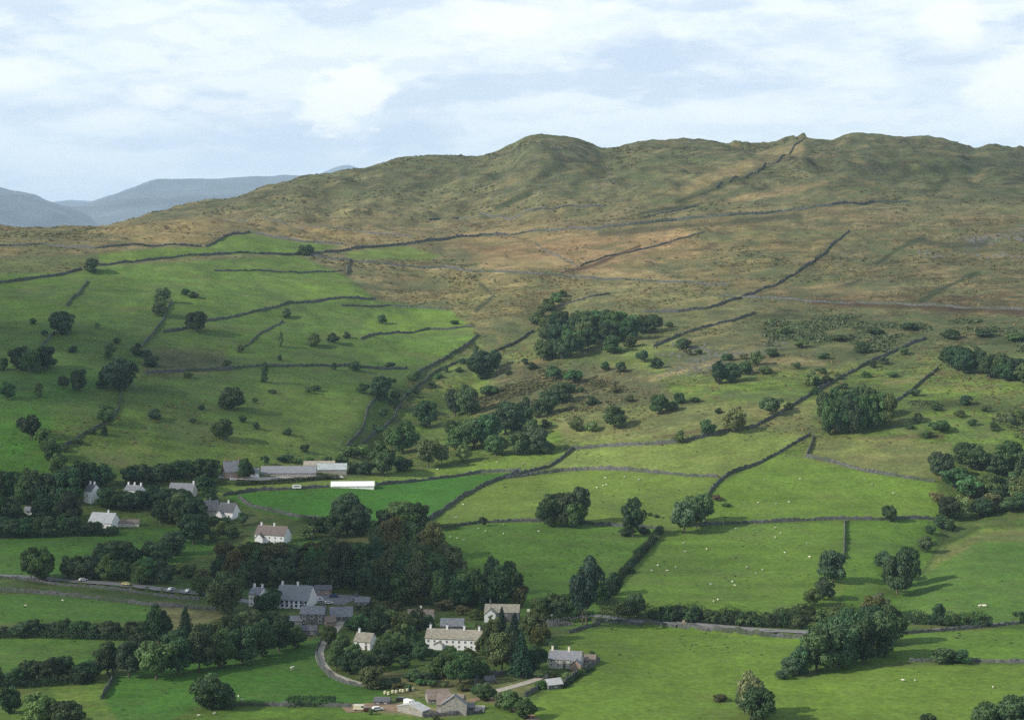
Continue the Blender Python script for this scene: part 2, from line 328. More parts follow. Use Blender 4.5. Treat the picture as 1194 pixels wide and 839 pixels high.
for pts, wd, c, am in [([(1076,279),(1050,290),(1022,307)],3.5,RUSH,.75), ([(1140,317),(1118,328),(1090,340),(1074,350)],4,RUSH,.8), ([(1000,326),(985,334),(962,345)],3,RUSH,.7),
    ([(747,287),(715,300),(690,309),(660,316)],2,PEAT,.8), ([(945,352),(1030,356),(1110,360),(1200,363)],3.5,PEAT,.8), ([(877,367),(950,371),(1047,378)],2.5,RUSH,.6), ([(700,272),(770,266),(850,259),(930,252)],4,RUSH,.55),
    ([(745,249),(790,242),(815,239)],2,RUSH,.7), ([(905,187),(880,202),(850,214),(820,226),(790,235)],3,RUSH,.6), ([(930,172),(880,188),(840,205),(800,222)],7,STRAW,.55), ([(960,213),(920,222),(890,228),(850,232)],4,STRAW,.6),
    ([(580,244),(600,234),(618,226)],3.5,RUSH,.75), ([(640,170),(650,185),(640,200),(620,212)],5,RUSH,.5), ([(700,185),(690,200),(670,215)],6,RUSH,.5), ([(1060,200),(1120,195),(1194,190)],8,RUSH,.5), ([(1110,190),(1100,210),(1090,222)],4,RUSH,.7),
    ([(960,262),(1010,258),(1060,262)],2.5,RUSH,.5), ([(1130,290),(1150,280),(1194,268)],4,(.11,.115,.10,1),.6), ([(1075,283),(1110,287),(1150,283)],3,RUSH,.55), ([(560,330),(575,345),(570,352),(555,362)],2.5,RUSH,.7), ([(590,300),(625,318),(640,322)],2,PEAT,.7),
    ([(640,262),(600,268),(545,273)],4,STRAW,.7), ([(560,300),(600,308),(650,306)],6,STRAW,.6), ([(700,320),(760,322),(790,328)],5,STRAW,.6), ([(880,330),(940,338),(1010,340)],4,STRAW,.4), ([(440,195),(400,210),(380,222)],5,RUSH,.5), ([(540,200),(500,215),(470,222)],5,RUSH,.45),
    ([(980,420),(1020,404),(1070,392),(1194,395)],6,RUSH,.5), ([(800,420),(850,412),(900,408)],4,(.15,.15,.14,1),.45), ([(860,425),(905,418),(960,424)],3,STRAW,.5), ([(760,440),(800,430),(840,418)],3,STRAW,.5), ([(1050,480),(1110,470),(1194,478)],5,RUSH,.6), ([(1060,440),(1110,432),(1194,445)],4,GRASS,.6),
    ([(1010,530),(1050,540),(1100,548)],3,PEAT,.6), ([(960,515),(1040,512),(1100,508)],3,PEAT,.5), ([(760,512),(800,505),(830,500)],2,PEAT,.5), ([(130,345),(70,350),(0,352)],3,PEAT,.4), ([(160,425),(210,428),(260,424)],4,PEAT,.6), ([(280,270),(240,283),(180,290)],2,RUSH,.4),
    ([(270,425),(285,405),(330,375)],2,RUSH,.6), ([(460,405),(490,412),(510,400)],4,RUSH,.45), ([(300,330),(360,323),(402,322)],2,RUSH,.4), ([(280,309),(345,318),(400,320)],1.6,RUSH,.45), ([(0,355),(60,352),(80,362)],3,GRASS,.5), ([(1190,618),(1140,627),(1100,650)],1.6,RUSH,.5),
    ([(650,768),(760,752),(860,757),(930,768)],2,(.06,.10,.026,.3),.5), ([(700,740),(760,748),(860,752)],2,(.14,.175,.05,.2),.4), ([(700,745),(780,756),(870,766),(930,782)],1.2,(.15,.14,.07,.4),.45), ([(945,512),(935,535),(900,560),(880,600)],1.0,(.14,.14,.06,.4),.4), ([(770,618),(790,640),(850,672),(930,705)],.9,(.13,.14,.055,.4),.35), ([(984,650),(1000,680),(1030,715)],1.2,(.14,.12,.06,.4),.4), ([(905,800),(960,806),(1060,800),(1194,806)],1.2,(.14,.16,.06,.3),.4), ([(610,552),(640,575),(700,590),(790,600)],1.0,(.13,.14,.06,.4),.35), ([(130,790),(200,800),(300,790),(376,770)],1.0,(.08,.13,.04,.3),.5), ([(0,712),(80,708),(200,716)],1.0,(.08,.13,.04,.3),.4), ([(300,585),(400,585),(500,572),(590,556)],1.0,(.07,.14,.035,.3),.5), ([(70,722),(110,712),(190,726)],4,(.03,.08,.02,.3),.4)]: streak(pts, wd, c, min(1, am*1.3))
# left hill pastures
region([(0,331),(95,315),(120,309),(345,297),(402,320),(438,349),(525,361),(558,391),(480,440),(425,500),(397,532),(250,548),(130,560),(0,565)], (.074,.118,.038,.35), 3)
region([(120,309),(110,296),(190,288),(240,288),(262,276),(290,271),(320,277),(400,287),(365,295),(345,297),(250,298)], (.092,.135,.042,.25), 2)
region([(0,318),(110,296),(120,309),(95,315),(0,331)], (.090,.110,.042,.5), 3)
region([(400,293),(470,286),(520,297),(500,304),(405,303)], (.115,.155,.048,.3), 3)
region([(170,310),(345,299),(400,320),(405,330),(250,340)], (.085,.13,.042,.35), 5, .8)
region([(300,330),(402,322),(432,348),(340,352)], (.10,.145,.045,.3), 5, .8)
region([(440,362),(520,362),(552,384),(470,390),(420,388)], (.11,.16,.045,.2), 4, .6)
region([(470,392),(552,394),(510,420),(430,424)], (.085,.135,.04,.4), 6, .8)
region([(160,405),(260,400),(270,435),(170,440)], (.085,.078,.040,.8), 8, 1.4, .5)
region([(0,340),(80,345),(60,390),(0,400)], (.085,.135,.040,.3), 8, 1)
region([(0,430),(110,430),(115,455),(60,470),(0,440)], (.055,.115,.032,.3), 8, 1)
region([(0,480),(60,470),(80,550),(0,560)], (.052,.12,.028,.25), 7, .7)
region([(300,440),(425,462),(430,470),(395,525),(300,500)], (.098,.138,.045,.3), 10, 1)
region([(250,500),(320,495),(390,530),(270,545)], (.092,.128,.042,.4), 9, 1)
region([(60,490),(240,470),(250,540),(100,545)], (.074,.110,.036,.5), 14, 1.4)
# walled fields
region([(640,545),(668,524),(800,516),(850,504),(946,507),(880,543),(838,556),(760,551),(690,547)], (.130,.168,.052,.3), 1.5)
region([(405,562),(436,553),(520,545),(600,531),(668,524),(618,550),(560,551),(436,566)], (.115,.165,.046,.3), 2)
region([(262,578),(300,572),(385,568),(520,557),(605,550),(560,568),(498,607),(430,615),(350,606),(290,592)], (.040,.112,.024,.12), 1.2)
region([(230,572),(300,562),(436,556),(436,566),(300,572),(262,578)], (.12,.16,.048,.2), 1.5)
region([(605,551),(690,547),(760,551),(838,556),(824,583),(800,615),(700,612),(640,608),(500,616),(535,582)], (.105,.145,.040,.2), 1.5)
region([(500,618),(560,610),(640,608),(700,612),(770,617),(745,650),(705,690),(690,735),(560,720),(520,650)], (.072,.132,.033,.2), 1.5)
region([(774,618),(830,612),(985,607),(985,690),(960,720),(740,712),(705,692),(745,650)], (.088,.140,.036,.2), 1.5)
region([(845,560),(880,543),(905,530),(940,533),(1010,550),(1092,562),(1100,604),(1030,606),(960,606),(800,615),(824,583)], (.098,.150,.038,.2), 1.5)
region([(948,508),(1040,512),(1110,518),(1105,560),(1010,550),(940,533)], (.125,.145,.046,.5), 2, .4)
region([(985,607),(1100,605),(1085,650),(1040,720),(975,722),(985,690)], (.078,.138,.033,.2), 1.5)
region([(1040,722),(1062,680),(1092,655),(1115,632),(1145,617),(1200,603),(1200,728),(1060,726)], (.068,.126,.036,.2), 1.5)
region([(1095,640),(1145,617),(1200,604),(1200,616),(1140,632),(1080,668)], (.11,.14,.045,.5), 3, .5)
region([(630,760),(650,742),(720,728),(800,729),(840,733),(940,742),(930,790),(880,845),(600,845),(640,800),(692,776)], (.098,.150,.037,.15), 1.5)
region([(880,845),(900,800),(1000,778),(1060,775),(1200,773),(1200,845)], (.100,.150,.037,.15), 2)
region([(950,790),(1040,736),(1200,726),(1200,772),(1060,771)], (.080,.138,.033,.2), 1.5)
region([(0,690),(60,693),(180,707),(255,712),(200,722),(0,738)], (.055,.116,.031,.15), 2)
region([(0,742),(180,740),(150,770),(110,785),(0,795)], (.058,.112,.032,.2), 2)
region([(60,800),(130,790),(122,815),(140,845),(80,845)], (.09,.135,.040,.4), 3)
region([(122,815),(130,788),(380,742),(376,760),(380,785),(425,798),(455,805),(455,815),(400,823),(230,822),(190,845),(140,845)], (.049,.113,.029,.15), 2)
region([(240,826),(400,825),(480,826),(620,845),(220,845)], (.080,.135,.032,.3), 2)
region([(0,622),(140,618),(210,615),(255,640),(215,655),(60,672),(0,682)], (.053,.114,.030,.2), 2)
region([(280,628),(370,625),(400,640),(300,642)], (.06,.12,.03,.3), 3)
region([(180,700),(262,708),(262,735),(200,735)], (.12,.12,.045,.5), 3)
region([(430,780),(560,790),(600,800),(560,815),(470,812)], (.150,.145,.058,.6), 4, .4)
region([(410,826),(450,818),(500,825),(545,832),(500,834)], (.25,.19,.13,.5), 4)
region([(545,800),(600,785),(625,800),(600,820),(560,820)], (.13,.145,.05,.5), 4)
green = np.clip((tint[:, :, 1]/(tint[:, :, 0]+1e-6)-1.12)/.3, 0, 1)[:, :, None]
tint[:, :, :3] *= 1+green*np.array([.0, .09, -.40])
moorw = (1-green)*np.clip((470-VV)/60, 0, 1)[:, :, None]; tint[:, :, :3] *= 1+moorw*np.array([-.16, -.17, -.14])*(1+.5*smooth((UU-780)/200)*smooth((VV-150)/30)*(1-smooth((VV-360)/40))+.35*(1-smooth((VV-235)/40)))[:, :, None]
far = YY > 2715; tint[far] = (.06, .075, .035, .6)
near = YY < 640; tint[near] = (.09, .13, .036, .4)
nu, ny = UU.shape; idx = np.arange(nu*ny).reshape(nu, ny)
faces = np.stack([idx[:-1, :-1], idx[1:, :-1], idx[1:, 1:], idx[:-1, 1:]], -1).reshape(-1, 4)
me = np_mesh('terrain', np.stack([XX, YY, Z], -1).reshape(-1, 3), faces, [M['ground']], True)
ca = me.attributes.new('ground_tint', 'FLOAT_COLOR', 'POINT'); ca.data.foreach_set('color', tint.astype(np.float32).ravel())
tag(link('terrain', me), kind='structure')

# far mountains beyond the moor
def far_mountain(name, line, y0, seed):
    us = np.arange(line[0][0], line[-1][0]+1, 3.0); ts = np.linspace(-1, 1, 41)
    U, Tt = np.meshgrid(us, ts, indexing='ij'); vv = np.interp(us, [p[0] for p in line], [p[1] for p in line])
    vv = vv+2.2*fbm(us, us*0, 34, 3, seed+9); zt = (V0-vv)/F*y0; X = (U-CX)/F*y0; Y = y0+Tt*3500+600*fbm(X, Tt*900, 1800, 2, seed)
    zz = -150+(zt[:, None]+150)*(1-np.abs(Tt)**1.25)
    zz += (1-np.abs(Tt))*np.minimum(1, np.abs(Tt)*6)*260*fbm(X, Y, 1800, 5, seed)+14*fbm(X, Y*.2, 400, 3, seed+5)
    n, m = U.shape; ii = np.arange(n*m).reshape(n, m)
    f = np.stack([ii[:-1, :-1], ii[1:, :-1], ii[1:, 1:], ii[:-1, 1:]], -1).reshape(-1, 4)
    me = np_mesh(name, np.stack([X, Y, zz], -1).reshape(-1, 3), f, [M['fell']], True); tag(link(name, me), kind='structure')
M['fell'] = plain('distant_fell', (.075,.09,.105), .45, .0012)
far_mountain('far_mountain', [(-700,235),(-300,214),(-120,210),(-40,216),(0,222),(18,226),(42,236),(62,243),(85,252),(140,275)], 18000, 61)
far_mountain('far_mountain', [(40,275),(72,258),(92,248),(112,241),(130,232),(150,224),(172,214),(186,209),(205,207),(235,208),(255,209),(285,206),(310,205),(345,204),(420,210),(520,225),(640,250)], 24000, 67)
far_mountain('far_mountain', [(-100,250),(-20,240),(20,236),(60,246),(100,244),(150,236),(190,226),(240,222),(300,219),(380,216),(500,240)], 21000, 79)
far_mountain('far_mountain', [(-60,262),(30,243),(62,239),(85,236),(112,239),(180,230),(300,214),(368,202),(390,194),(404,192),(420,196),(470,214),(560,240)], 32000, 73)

# ------------------------------------------------------------------ tracks and roads
def densify(pts, step):
    out = []
    for (ax, ay), (bx, by) in zip(pts[:-1], pts[1:]):
        n = max(1, int(math.hypot(bx-ax, by-ay)/step))
        for k in range(n): out.append((ax+(bx-ax)*k/n, ay+(by-ay)*k/n))
    out.append(pts[-1]); return out
def uvline(uv, step):
    p = [at(u, v)[:2] for u, v in uv]
    d = densify(p, step)
    for _ in range(2): d = [d[0]]+[((a[0]+2*b[0]+c[0])/4, (a[1]+2*b[1]+c[1])/4) for a, b, c in zip(d[:-2], d[1:-1], d[2:])]+[d[-1]]
    return np.array(d)
def normals(d):
    t = np.gradient(d, axis=0); t /= np.linalg.norm(t, axis=1)[:, None]+1e-9; return np.stack([-t[:, 1], t[:, 0]], -1)
def road(name, uv, width, m, lift=.12):
    d = uvline(uv, 4); n = normals(d); ws = np.linspace(-.5, .5, 4); vs = []
    for w in ws:
        q = d+n*w*width; vs.append(np.stack([q[:, 0], q[:, 1], zfun(q[:, 0], q[:, 1])+lift], -1))
    vs = np.stack(vs, 1); vs[:, :, 2] = np.maximum(vs[:, :, 2], vs[:, :, 2].mean(1, keepdims=True)-.05)
    k = len(d); ii = np.arange(k*4).reshape(k, 4); f = np.stack([ii[:-1, :-1], ii[1:, :-1], ii[1:, 1:], ii[:-1, 1:]], -1).reshape(-1, 4)
    tag(link(name, np_mesh(name, vs.reshape(-1, 3), f, [m], True)), kind='structure')
road('road', [(-40,668),(40,673),(90,677),(150,682),(220,690),(250,694),(300,703)], 5.5, M['tarmac'])
road('road', [(640,724),(690,717),(710,719),(740,724),(800,727),(850,732),(900,735),(950,737),(1000,742),(1060,737),(1120,731),(1230,722)], 5.0, M['tarmac'])
road('lane', [(420,797),(402,792),(385,785),(374,772),(372,760),(376,750),(388,738),(400,722)], 3.6, M['track'])
road('track', [(640,848),(612,832),(595,822),(560,812),(545,818)], 5, M['earth'])
road('drive', [(560,812),(575,806),(600,800),(625,792),(640,786)], 4, M['track'])
road('farmyard', [(400,826),(440,823),(480,826)], 12, M['earth'], .1)
road('farmyard', [(536,825),(556,828),(565,826)], 9, M['yard'], .1)
road('car_park', [(362,697),(385,698),(412,700)], 22, M['tarmac'], .1)
road('farmyard', [(255,556),(300,559),(400,556)], 8, M['yard'], .1)

# ------------------------------------------------------------------ drystone walls
def wall(label, uv, h=1.5, w=.75, gap=0.0, top=.18):
    d = uvline(uv, 1.4); n = normals(d); k = len(d)
    rs = np.random.default_rng(abs(hash(label)) % 1000 if False else len(label)*7+int(uv[0][0]))
    hh = h*(1+.30*(rs.random(k)-.5)*2+.5*fbm(d[:, 0], d[:, 1], 14, 2, 81))
    if gap: hh *= np.where(vnoise(d[:, 0]/9, d[:, 1]/9, 83) > .5-gap, .35, 1)
    jit = (rs.random((k, 2))-.5)*.3
    sec = [(-.5, -.5), (-.5, .0), (-.34, .8), (-.16, 1.0), (.16, 1.0), (.34, .8), (.5, .0), (.5, -.5)]
    vs = []
    for o, z in sec:
        q = d+n*(o*w*(1 if z < .5 else 1)+jit[:, :1])
        zz = zfun(d[:, 0], d[:, 1])+(hh*z if z > 0 else z)+(rs.random(k)*top*2.0 if z >= .99 else 0)
        vs.append(np.stack([q[:, 0], q[:, 1], zz], -1))
    vs = np.stack(vs, 1); m = len(sec); ii = np.arange(k*m).reshape(k, m)
    f = np.stack([ii[:-1, :-1], ii[:-1, 1:], ii[1:, 1:], ii[1:, :-1]], -1).reshape(-1, 4)
    f = np.concatenate([f, [[0, 1, 6, 7], [1, 2, 5, 6], [2, 3, 4, 5]], (k-1)*m+np.array([[7, 6, 1, 0], [6, 5, 2, 1], [5, 4, 3, 2]])])
    o = link('drystone_wall', np_mesh('drystone_wall', vs.reshape(-1, 3), f, [M['drywall']])); tag(o, label, 'stone wall', 'drystone walls on the fellside')
wall('long dark wall rising from left edge to the small round tree', [(-20,334),(0,330),(40,325),(95,314)], 1.9, 1)
wall('straight wall along hilltop between the two small round trees', [(116,310),(150,306),(180,303),(250,297),(300,296),(354,296)], 1.9, 1)
wall('longest thick wall crossing the foot of the upper fell', [(362,297),(400,293),(440,288),(500,281),(560,275),(620,270),(690,268),(740,262),(790,257),(850,252),(910,247),(970,240),(1020,236),(1060,235)], 2.4, 1.2)
wall('curved wall over the small green dome of pasture', [(240,288),(262,276),(290,271),(320,277),(360,283),(400,285)], 1.7, .9)
wall('thin wall over the shoulder at far left below the skyline', [(-20,288),(0,287),(50,285),(110,290),(150,286),(190,287),(235,288)], 1.6, .8)
wall('wall heading right from the hilltop tree into tan moor', [(360,298),(400,303),(450,308),(520,312),(560,317)], 1.8, .9)
wall('short steep piece of wall at the moor corner', [(408,304),(404,320)], 2.2, 1.2)
wall('faint highest wall through tan grass under the fell', [(262,257),(330,260),(370,265),(430,272),(480,276)], 1.3, .7, .1)
wall('wall curving over left hill and stopping in mid slope', [(190,388),(215,384),(240,375),(270,370),(300,363),(340,353),(380,350),(438,349)], 1.8, 1)
wall('crooked wall running downhill below the pale feathery trees', [(200,352),(192,370),(180,388),(165,405)], 1.8, 1)
wall('short wall dropping from the upper left round tree', [(102,328),(92,343),(77,357)], 1.7, .9)
wall('stub of wall under the dark round tree at left', [(64,388),(56,396),(48,405)], 1.6, .9)
wall('faint broken wall along top of bright green left paddock', [(398,357),(440,358),(455,356),(485,358),(520,361)], 1.4, .8, .12)
wall('low wall under the bright green paddock', [(420,396),(460,388),(500,384),(552,381)], 1.4, .8, .05)
wall('long low wall with bushes across middle of left hill', [(170,435),(250,432),(290,428),(340,427),(400,427),(475,430)], 1.7, .9, .03)
wall('sharp dark wall along the upper side of the gill', [(558,391),(545,402),(520,418),(495,430),(475,442)], 2.2, 1.2)
wall('wall falling beside the gill to the hedge at its foot', [(440,462),(428,478),(425,495),(420,505),(405,520),(397,530)], 2.0, 1.1)
wall('wall joining the dark gill wood to the larger wood', [(622,386),(610,395),(590,405),(572,412)], 2.0, 1.1)
wall('lower wall along the far side of the gill', [(540,420),(515,430),(500,440),(485,452),(472,462),(463,478),(460,488),(445,500),(430,512),(418,522)], 1.8, 1)
wall('old wall slanting down the left hill to the village trees', [(142,452),(138,478),(128,492),(110,500),(85,515),(60,530)], 1.6, .9, .06)
wall('bold straight wall climbing the right hand moor', [(990,270),(970,285),(955,300),(930,318),(905,333),(880,342),(855,350),(825,360),(790,364),(750,364)], 2.1, .95)
wall('wall slanting through scrub right of the hillside wood', [(880,365),(860,373),(830,380),(800,388),(785,395),(762,405)], 2.0, 1.1)
wall('long slanting wall from bracken down to the top fields', [(1080,395),(1055,405),(1020,420),(985,438),(955,455),(930,470),(905,485),(880,498),(850,503),(800,515),(770,518),(700,521),(665,524)], 2.0, .95)
wall('short wall above the dense rectangular copse', [(1094,430),(1075,445),(1060,458),(1042,470)], 1.9, 1)
wall('faint level wall low on the central moor', [(545,315),(600,318),(660,322),(740,327),(850,333)], 1.4, .8, .08)
wall('faint wall over brown moor to the right edge', [(840,345),(878,347),(930,350),(1000,353),(1060,356),(1200,362)], 1.4, .8, .08)
wall('wall climbing straight to the notch on the skyline', [(938,161),(925,172),(910,184),(890,195),(870,207),(835,219)], 2.0, 1.2)
wall('stout wall between top strip and upper sheep field', [(668,524),(655,535),(640,545),(618,550),(592,557)], 1.9, 1.1)
wall('wall along upper side of the vivid green field, left half', [(260,578),(300,572),(345,570),(384,568)], 1.7, .9)
wall('wall along upper side of the vivid green field, right half', [(438,566),(480,562),(520,557),(560,551),(608,549)], 1.7, .9)
wall('dark slanting wall closing the right end of vivid green field', [(605,551),(585,558),(560,568),(535,582),(510,600),(498,607)], 1.9, 1.1)
wall('wall with pale tumbled stretch above the clump field', [(590,558),(620,554),(660,549),(690,547),(720,548),(760,551),(800,555),(838,556)], 1.8, 1.1)
wall('crooked wall from the square copse down to the willow', [(945,507),(925,518),(905,530),(880,543),(850,553),(840,560),(830,570),(824,582)], 1.9, 1)
wall('very short wall forming a funnel below the square copse', [(949,509),(946,520),(941,531)], 1.8, 1)
wall('wall sagging right from the funnel to the streamside wood', [(940,533),(975,540),(1010,550),(1050,556),(1090,562)], 1.7, 1, .05)
wall('low wall crossing under the lone clump of trees', [(506,617),(520,616),(560,610),(600,608),(640,608),(700,612),(770,616)], 1.5, .9)
wall('long level wall across the right hand sheep fields', [(800,614),(830,612),(900,609),(960,606),(1030,606),(1090,606)], 1.6, .9)
wall('short upright wall dividing two right hand fields', [(985,607),(985,625),(984,652)], 1.7, .9)
wall('broken wall with bushes slanting to the road', [(770,620),(760,635),(745,650),(730,665),(708,688)], 1.7, 1)
wall('broad grey wall below the vivid green field', [(278,580),(290,590),(320,597),(350,603),(380,607)], 1.8, 1.2)
wall('pale retaining wall on near side of the right hand road', [(790,730),(840,735),(880,739),(944,743)], 1.7, .7)
wall('low roadside wall left of the pale retaining wall', [(690,724),(740,727),(788,731)], .8, .6)
wall('small curl of wall at left corner of the big front field', [(663,738),(680,733),(700,728)], 1.3, .7)
wall('tall dark roadside wall below the parked cars', [(-20,673),(50,679),(100,684),(150,689),(232,699)], 1.2, .7)
wall('grey wall at top of the lower left field', [(-20,688),(0,689),(60,693),(120,699),(180,706),(256,711)], 1.6, .9)
wall('upright wall between olive and green fields at bottom left', [(132,778),(130,795),(118,815)], 1.6, .9)
wall('low wall right of the solitary hedge clump', [(1060,771),(1100,771),(1140,771),(1200,773)], 1.3, .8)
wall('roadside wall right of the big streamside trees', [(1055,739),(1120,734),(1200,726)], 1.3, .7)
wall('garden wall below the stone cottage with two chimneys', [(612,812),(630,801),(640,798)], 1.5, .8)
wall('dark wall on field side of the cottage garden', [(658,798),(675,785),(690,777),(698,770)], 1.8, 1.2)
wall('pale ruined garden walls between barn and cottage', [(553,800),(556,791),(572,788),(590,786)], 1.8, 1)
wall('low wall along bottom field below the green meadow', [(270,823),(300,822),(340,823),(410,824)], 1.2, .8)
wall('curved wall on field side of the pale lane', [(440,803),(400,796),(383,788),(371,774),(369,760),(374,748)], 1.3, .7)
wall('stone wall in front of the barn yard', [(494,836),(520,834),(545,833),(562,830)], 1.4, .8)
wall('village wall right of the sheltered lane trees', [(625,729),(645,730),(668,729)], 1.8, .9)

wall('thin wall high on tan grass left of the big fell hollow', [(500,257),(535,254),(570,252),(620,246),(667,240),(705,241)], 1.7, .9, .05)
wall('short thin wall above right part of the longest wall', [(750,254),(780,248),(812,241)], 1.7, .9)
wall('zigzag wall on tan moor, falling half', [(624,284),(640,294),(658,303),(673,311)], 1.3, .8, .1)
wall('zigzag wall on tan moor, rising half', [(676,311),(705,300),(749,291),(785,281),(822,271)], 1.3, .8, .1)
wall('faint wall above the hillside wood slanting right', [(648,358),(668,352),(690,346),(712,342)], 1.2, .7, .08)
wall('short wall in green paddock left of the gill', [(283,405),(300,392),(318,381),(330,375)], 1.2, .8, .12)
wall('thin wall across upper left paddock', [(250,316),(290,316),(345,318),(400,316)], 1.2, .7, .12)
def scree(n, poly, size, seed):
    rs = np.random.default_rng(seed); ok = inside(UU, VV, poly) & (YY > 700) & (YY < 2600); I, J = np.where(ok)
    w = np.clip(fbm(XX[ok], YY[ok], 30, 3, seed)+.05, 0, 1); w /= w.sum(); q = rs.choice(len(I), n, p=w); x = XX[I[q], J[q]]+rs.normal(size=n)*2; y = YY[I[q], J[q]]+rs.normal(size=n)*2
    z = zfun(x, y); sz = size*(.4+rs.random(n)**2*1.5); cb = np.array([[-1,-1,-.6],[1,-1,-.6],[1,1,-.6],[-1,1,-.6],[-.6,-.6,.6],[.6,-.6,.6],[.6,.6,.6],[-.6,.6,.6]])
    V = np.stack([x, y, z], -1)[:, None]+cb*(1+.5*(rs.random((n, 8, 3))-.5))*sz[:, None, None]; f = np.array([[0,1,5,4],[1,2,6,5],[2,3,7,6],[3,0,4,7],[4,5,6,7]])
    tag(link('scree', np_mesh('scree', V.reshape(-1, 3), (np.arange(n)[:, None, None]*8+f).reshape(-1, 4), [M['darkstone']])), kind='stuff')
scree(240, [(1050,285),(1110,278),(1194,262),(1194,300),(1080,300)], .9, 501)
scree(320, [(780,400),(860,385),(920,400),(900,425),(820,440),(770,440)], .8, 502)
scree(160, [(560,170),(700,165),(720,215),(600,235),(520,220)], 1.0, 503)
# ------------------------------------------------------------------ trees
def quads_from(P, Nn, S, rs):
    n = len(P); r = rs.normal(size=(n, 3)); t = np.cross(Nn, r); t /= np.linalg.norm(t, axis=1)[:, None]+1e-9
    b = np.cross(Nn, t); S = S[:, None]; a = .75+.5*rs.random((n, 1))
    v = np.stack([P-t*S*a, P-b*S*.7+Nn*S*.15, P+t*S*a, P+b*S*.7+Nn*S*.15], 1).reshape(-1, 3)
    return v, np.arange(n*4).reshape(n, 4)
def unit(v): return v/(np.linalg.norm(v, axis=1)[:, None]+1e-9)
def foliage(seed, nclump, nq, zc=.58, rz=.42, rxy=.5, leaf=.04, shell=(.42, .82), rc=(.14, .24), profile=None, up=.25):
    rs = np.random.default_rng(seed); Ps, Ns, Ss, Ts = [], [], [], []
    for c in range(nclump):
        d = unit(rs.normal(size=(1, 3)))[0]; d[2] = d[2]*.9+.1; k = rs.uniform(*shell)
        cc = np.array([d[0]*rxy*k, d[1]*rxy*k, zc+d[2]*rz*k])
        if profile: f = profile((cc[2]-(zc-rz))/(2*rz)); cc[0] *= f; cc[1] *= f
        r = rs.uniform(*rc)*(1 if not profile else max(.5, f)); m = int(nq/nclump*(r/np.mean(rc))**2)+4
        dd = unit(rs.normal(size=(m, 3))+d*.35+np.array([0, 0, up])); p = cc+dd*r*np.array([1, 1, .72])*(.72+.36*rs.random((m, 1)))
        Ps.append(p); Ns.append(unit(dd+.42*rs.normal(size=(m, 3)))); Ss.append(leaf*(.55+.9*rs.random(m))); Ts.append(np.full(m, rs.uniform(.72, 1.3))*(.85+.3*rs.random(m)))
    P = np.concatenate(Ps); keep = P[:, 2] > .03
    v, f = quads_from(P[keep], np.concatenate(Ns)[keep], np.concatenate(Ss)[keep], rs)
    return v, f, np.concatenate(Ts)[keep]
def trunk_geo(seed, h=.5, r=.035, limbs=5):
    rs = np.random.default_rng(seed); V, Fc = [], []
    def tube(a, b, ra, rb, n=6):
        a, b = np.array(a, float), np.array(b, float); d = unit((b-a)[None])[0]; s = np.cross(d, [.3, .9, .1]); s /= np.linalg.norm(s); t = np.cross(d, s); o = sum(len(x) for x in V)
        an = np.arange(n)*2*math.pi/n; ring = np.cos(an)[:, None]*s+np.sin(an)[:, None]*t
        V.append(np.concatenate([a+ring*ra, b+ring*rb])); Fc.append(np.array([[o+i, o+(i+1) % n, o+n+(i+1) % n, o+n+i] for i in range(n)]))
    lean = rs.normal(size=2)*.02
    tube((0, 0, -.06), (lean[0], lean[1], h*.55), r*1.3, r*.85); tube((lean[0], lean[1], h*.53), (lean[0]*2, lean[1]*2, h*1.4), r*.85, r*.3)
    for i in range(limbs):
        a = i*2.4+rs.random(); z = h*rs.uniform(.5, 1.0); l = rs.uniform(.2, .36)
        tube((lean[0], lean[1], z), (math.cos(a)*l, math.sin(a)*l, z+rs.uniform(.1, .28)), r*.45, r*.14, 5)
    return np.concatenate(V), np.concatenate(Fc)
def set_tone(me, tone, n_extra=0):
    a = me.attributes.new('tone', 'FLOAT', 'FACE'); a.data.foreach_set('value', np.concatenate([np.ones(n_extra), tone]).astype(np.float32))
CROWN, TRUNK, BUSH = {}, {}, {}
def add_kind(kind, variants):
    CROWN[kind], TRUNK[kind] = [], []
    for sd, kw, tk in variants:
        v, f, t = foliage(sd, **kw); me = np_mesh(kind+'_crown', v, f, [M['leaf']], False); set_tone(me, t); CROWN[kind].append(me)
        TRUNK[kind].append(np_mesh(kind+'_trunk', *trunk_geo(sd+50, **tk), [M['bark']], True))
add_kind('round', [(100+i, dict(nclump=38, nq=4600, zc=.5, rz=.5, leaf=.036, rc=(.12,.21), profile=lambda t: np.interp(t,[0,.15,.5,1],[1.3,1.3,1.03,.95])), dict(h=.35)) for i in range(5)])
add_kind('tall', [(120+i, dict(nclump=38, nq=4400, zc=.5, rz=.5, leaf=.036, rc=(.12,.2), profile=lambda t: np.interp(t,[0,.15,.5,1],[1.15,1.2,1.0,.8])), dict(h=.4)) for i in range(4)])
add_kind('loose', [(140+i, dict(nclump=32, nq=3000, zc=.5, rz=.5, leaf=.034, shell=(.35, .92), rc=(.10, .18), profile=lambda t: np.interp(t,[0,.15,.5,1],[1.35,1.3,1.03,.9])), dict(h=.45, r=.028, limbs=7)) for i in range(3)])
add_kind('pine', [(160+i, dict(nclump=20, nq=2600, zc=.62, rz=.36, leaf=.034, shell=(.3, .95), rc=(.13, .24)), dict(h=.62, r=.03, limbs=6)) for i in range(2)])
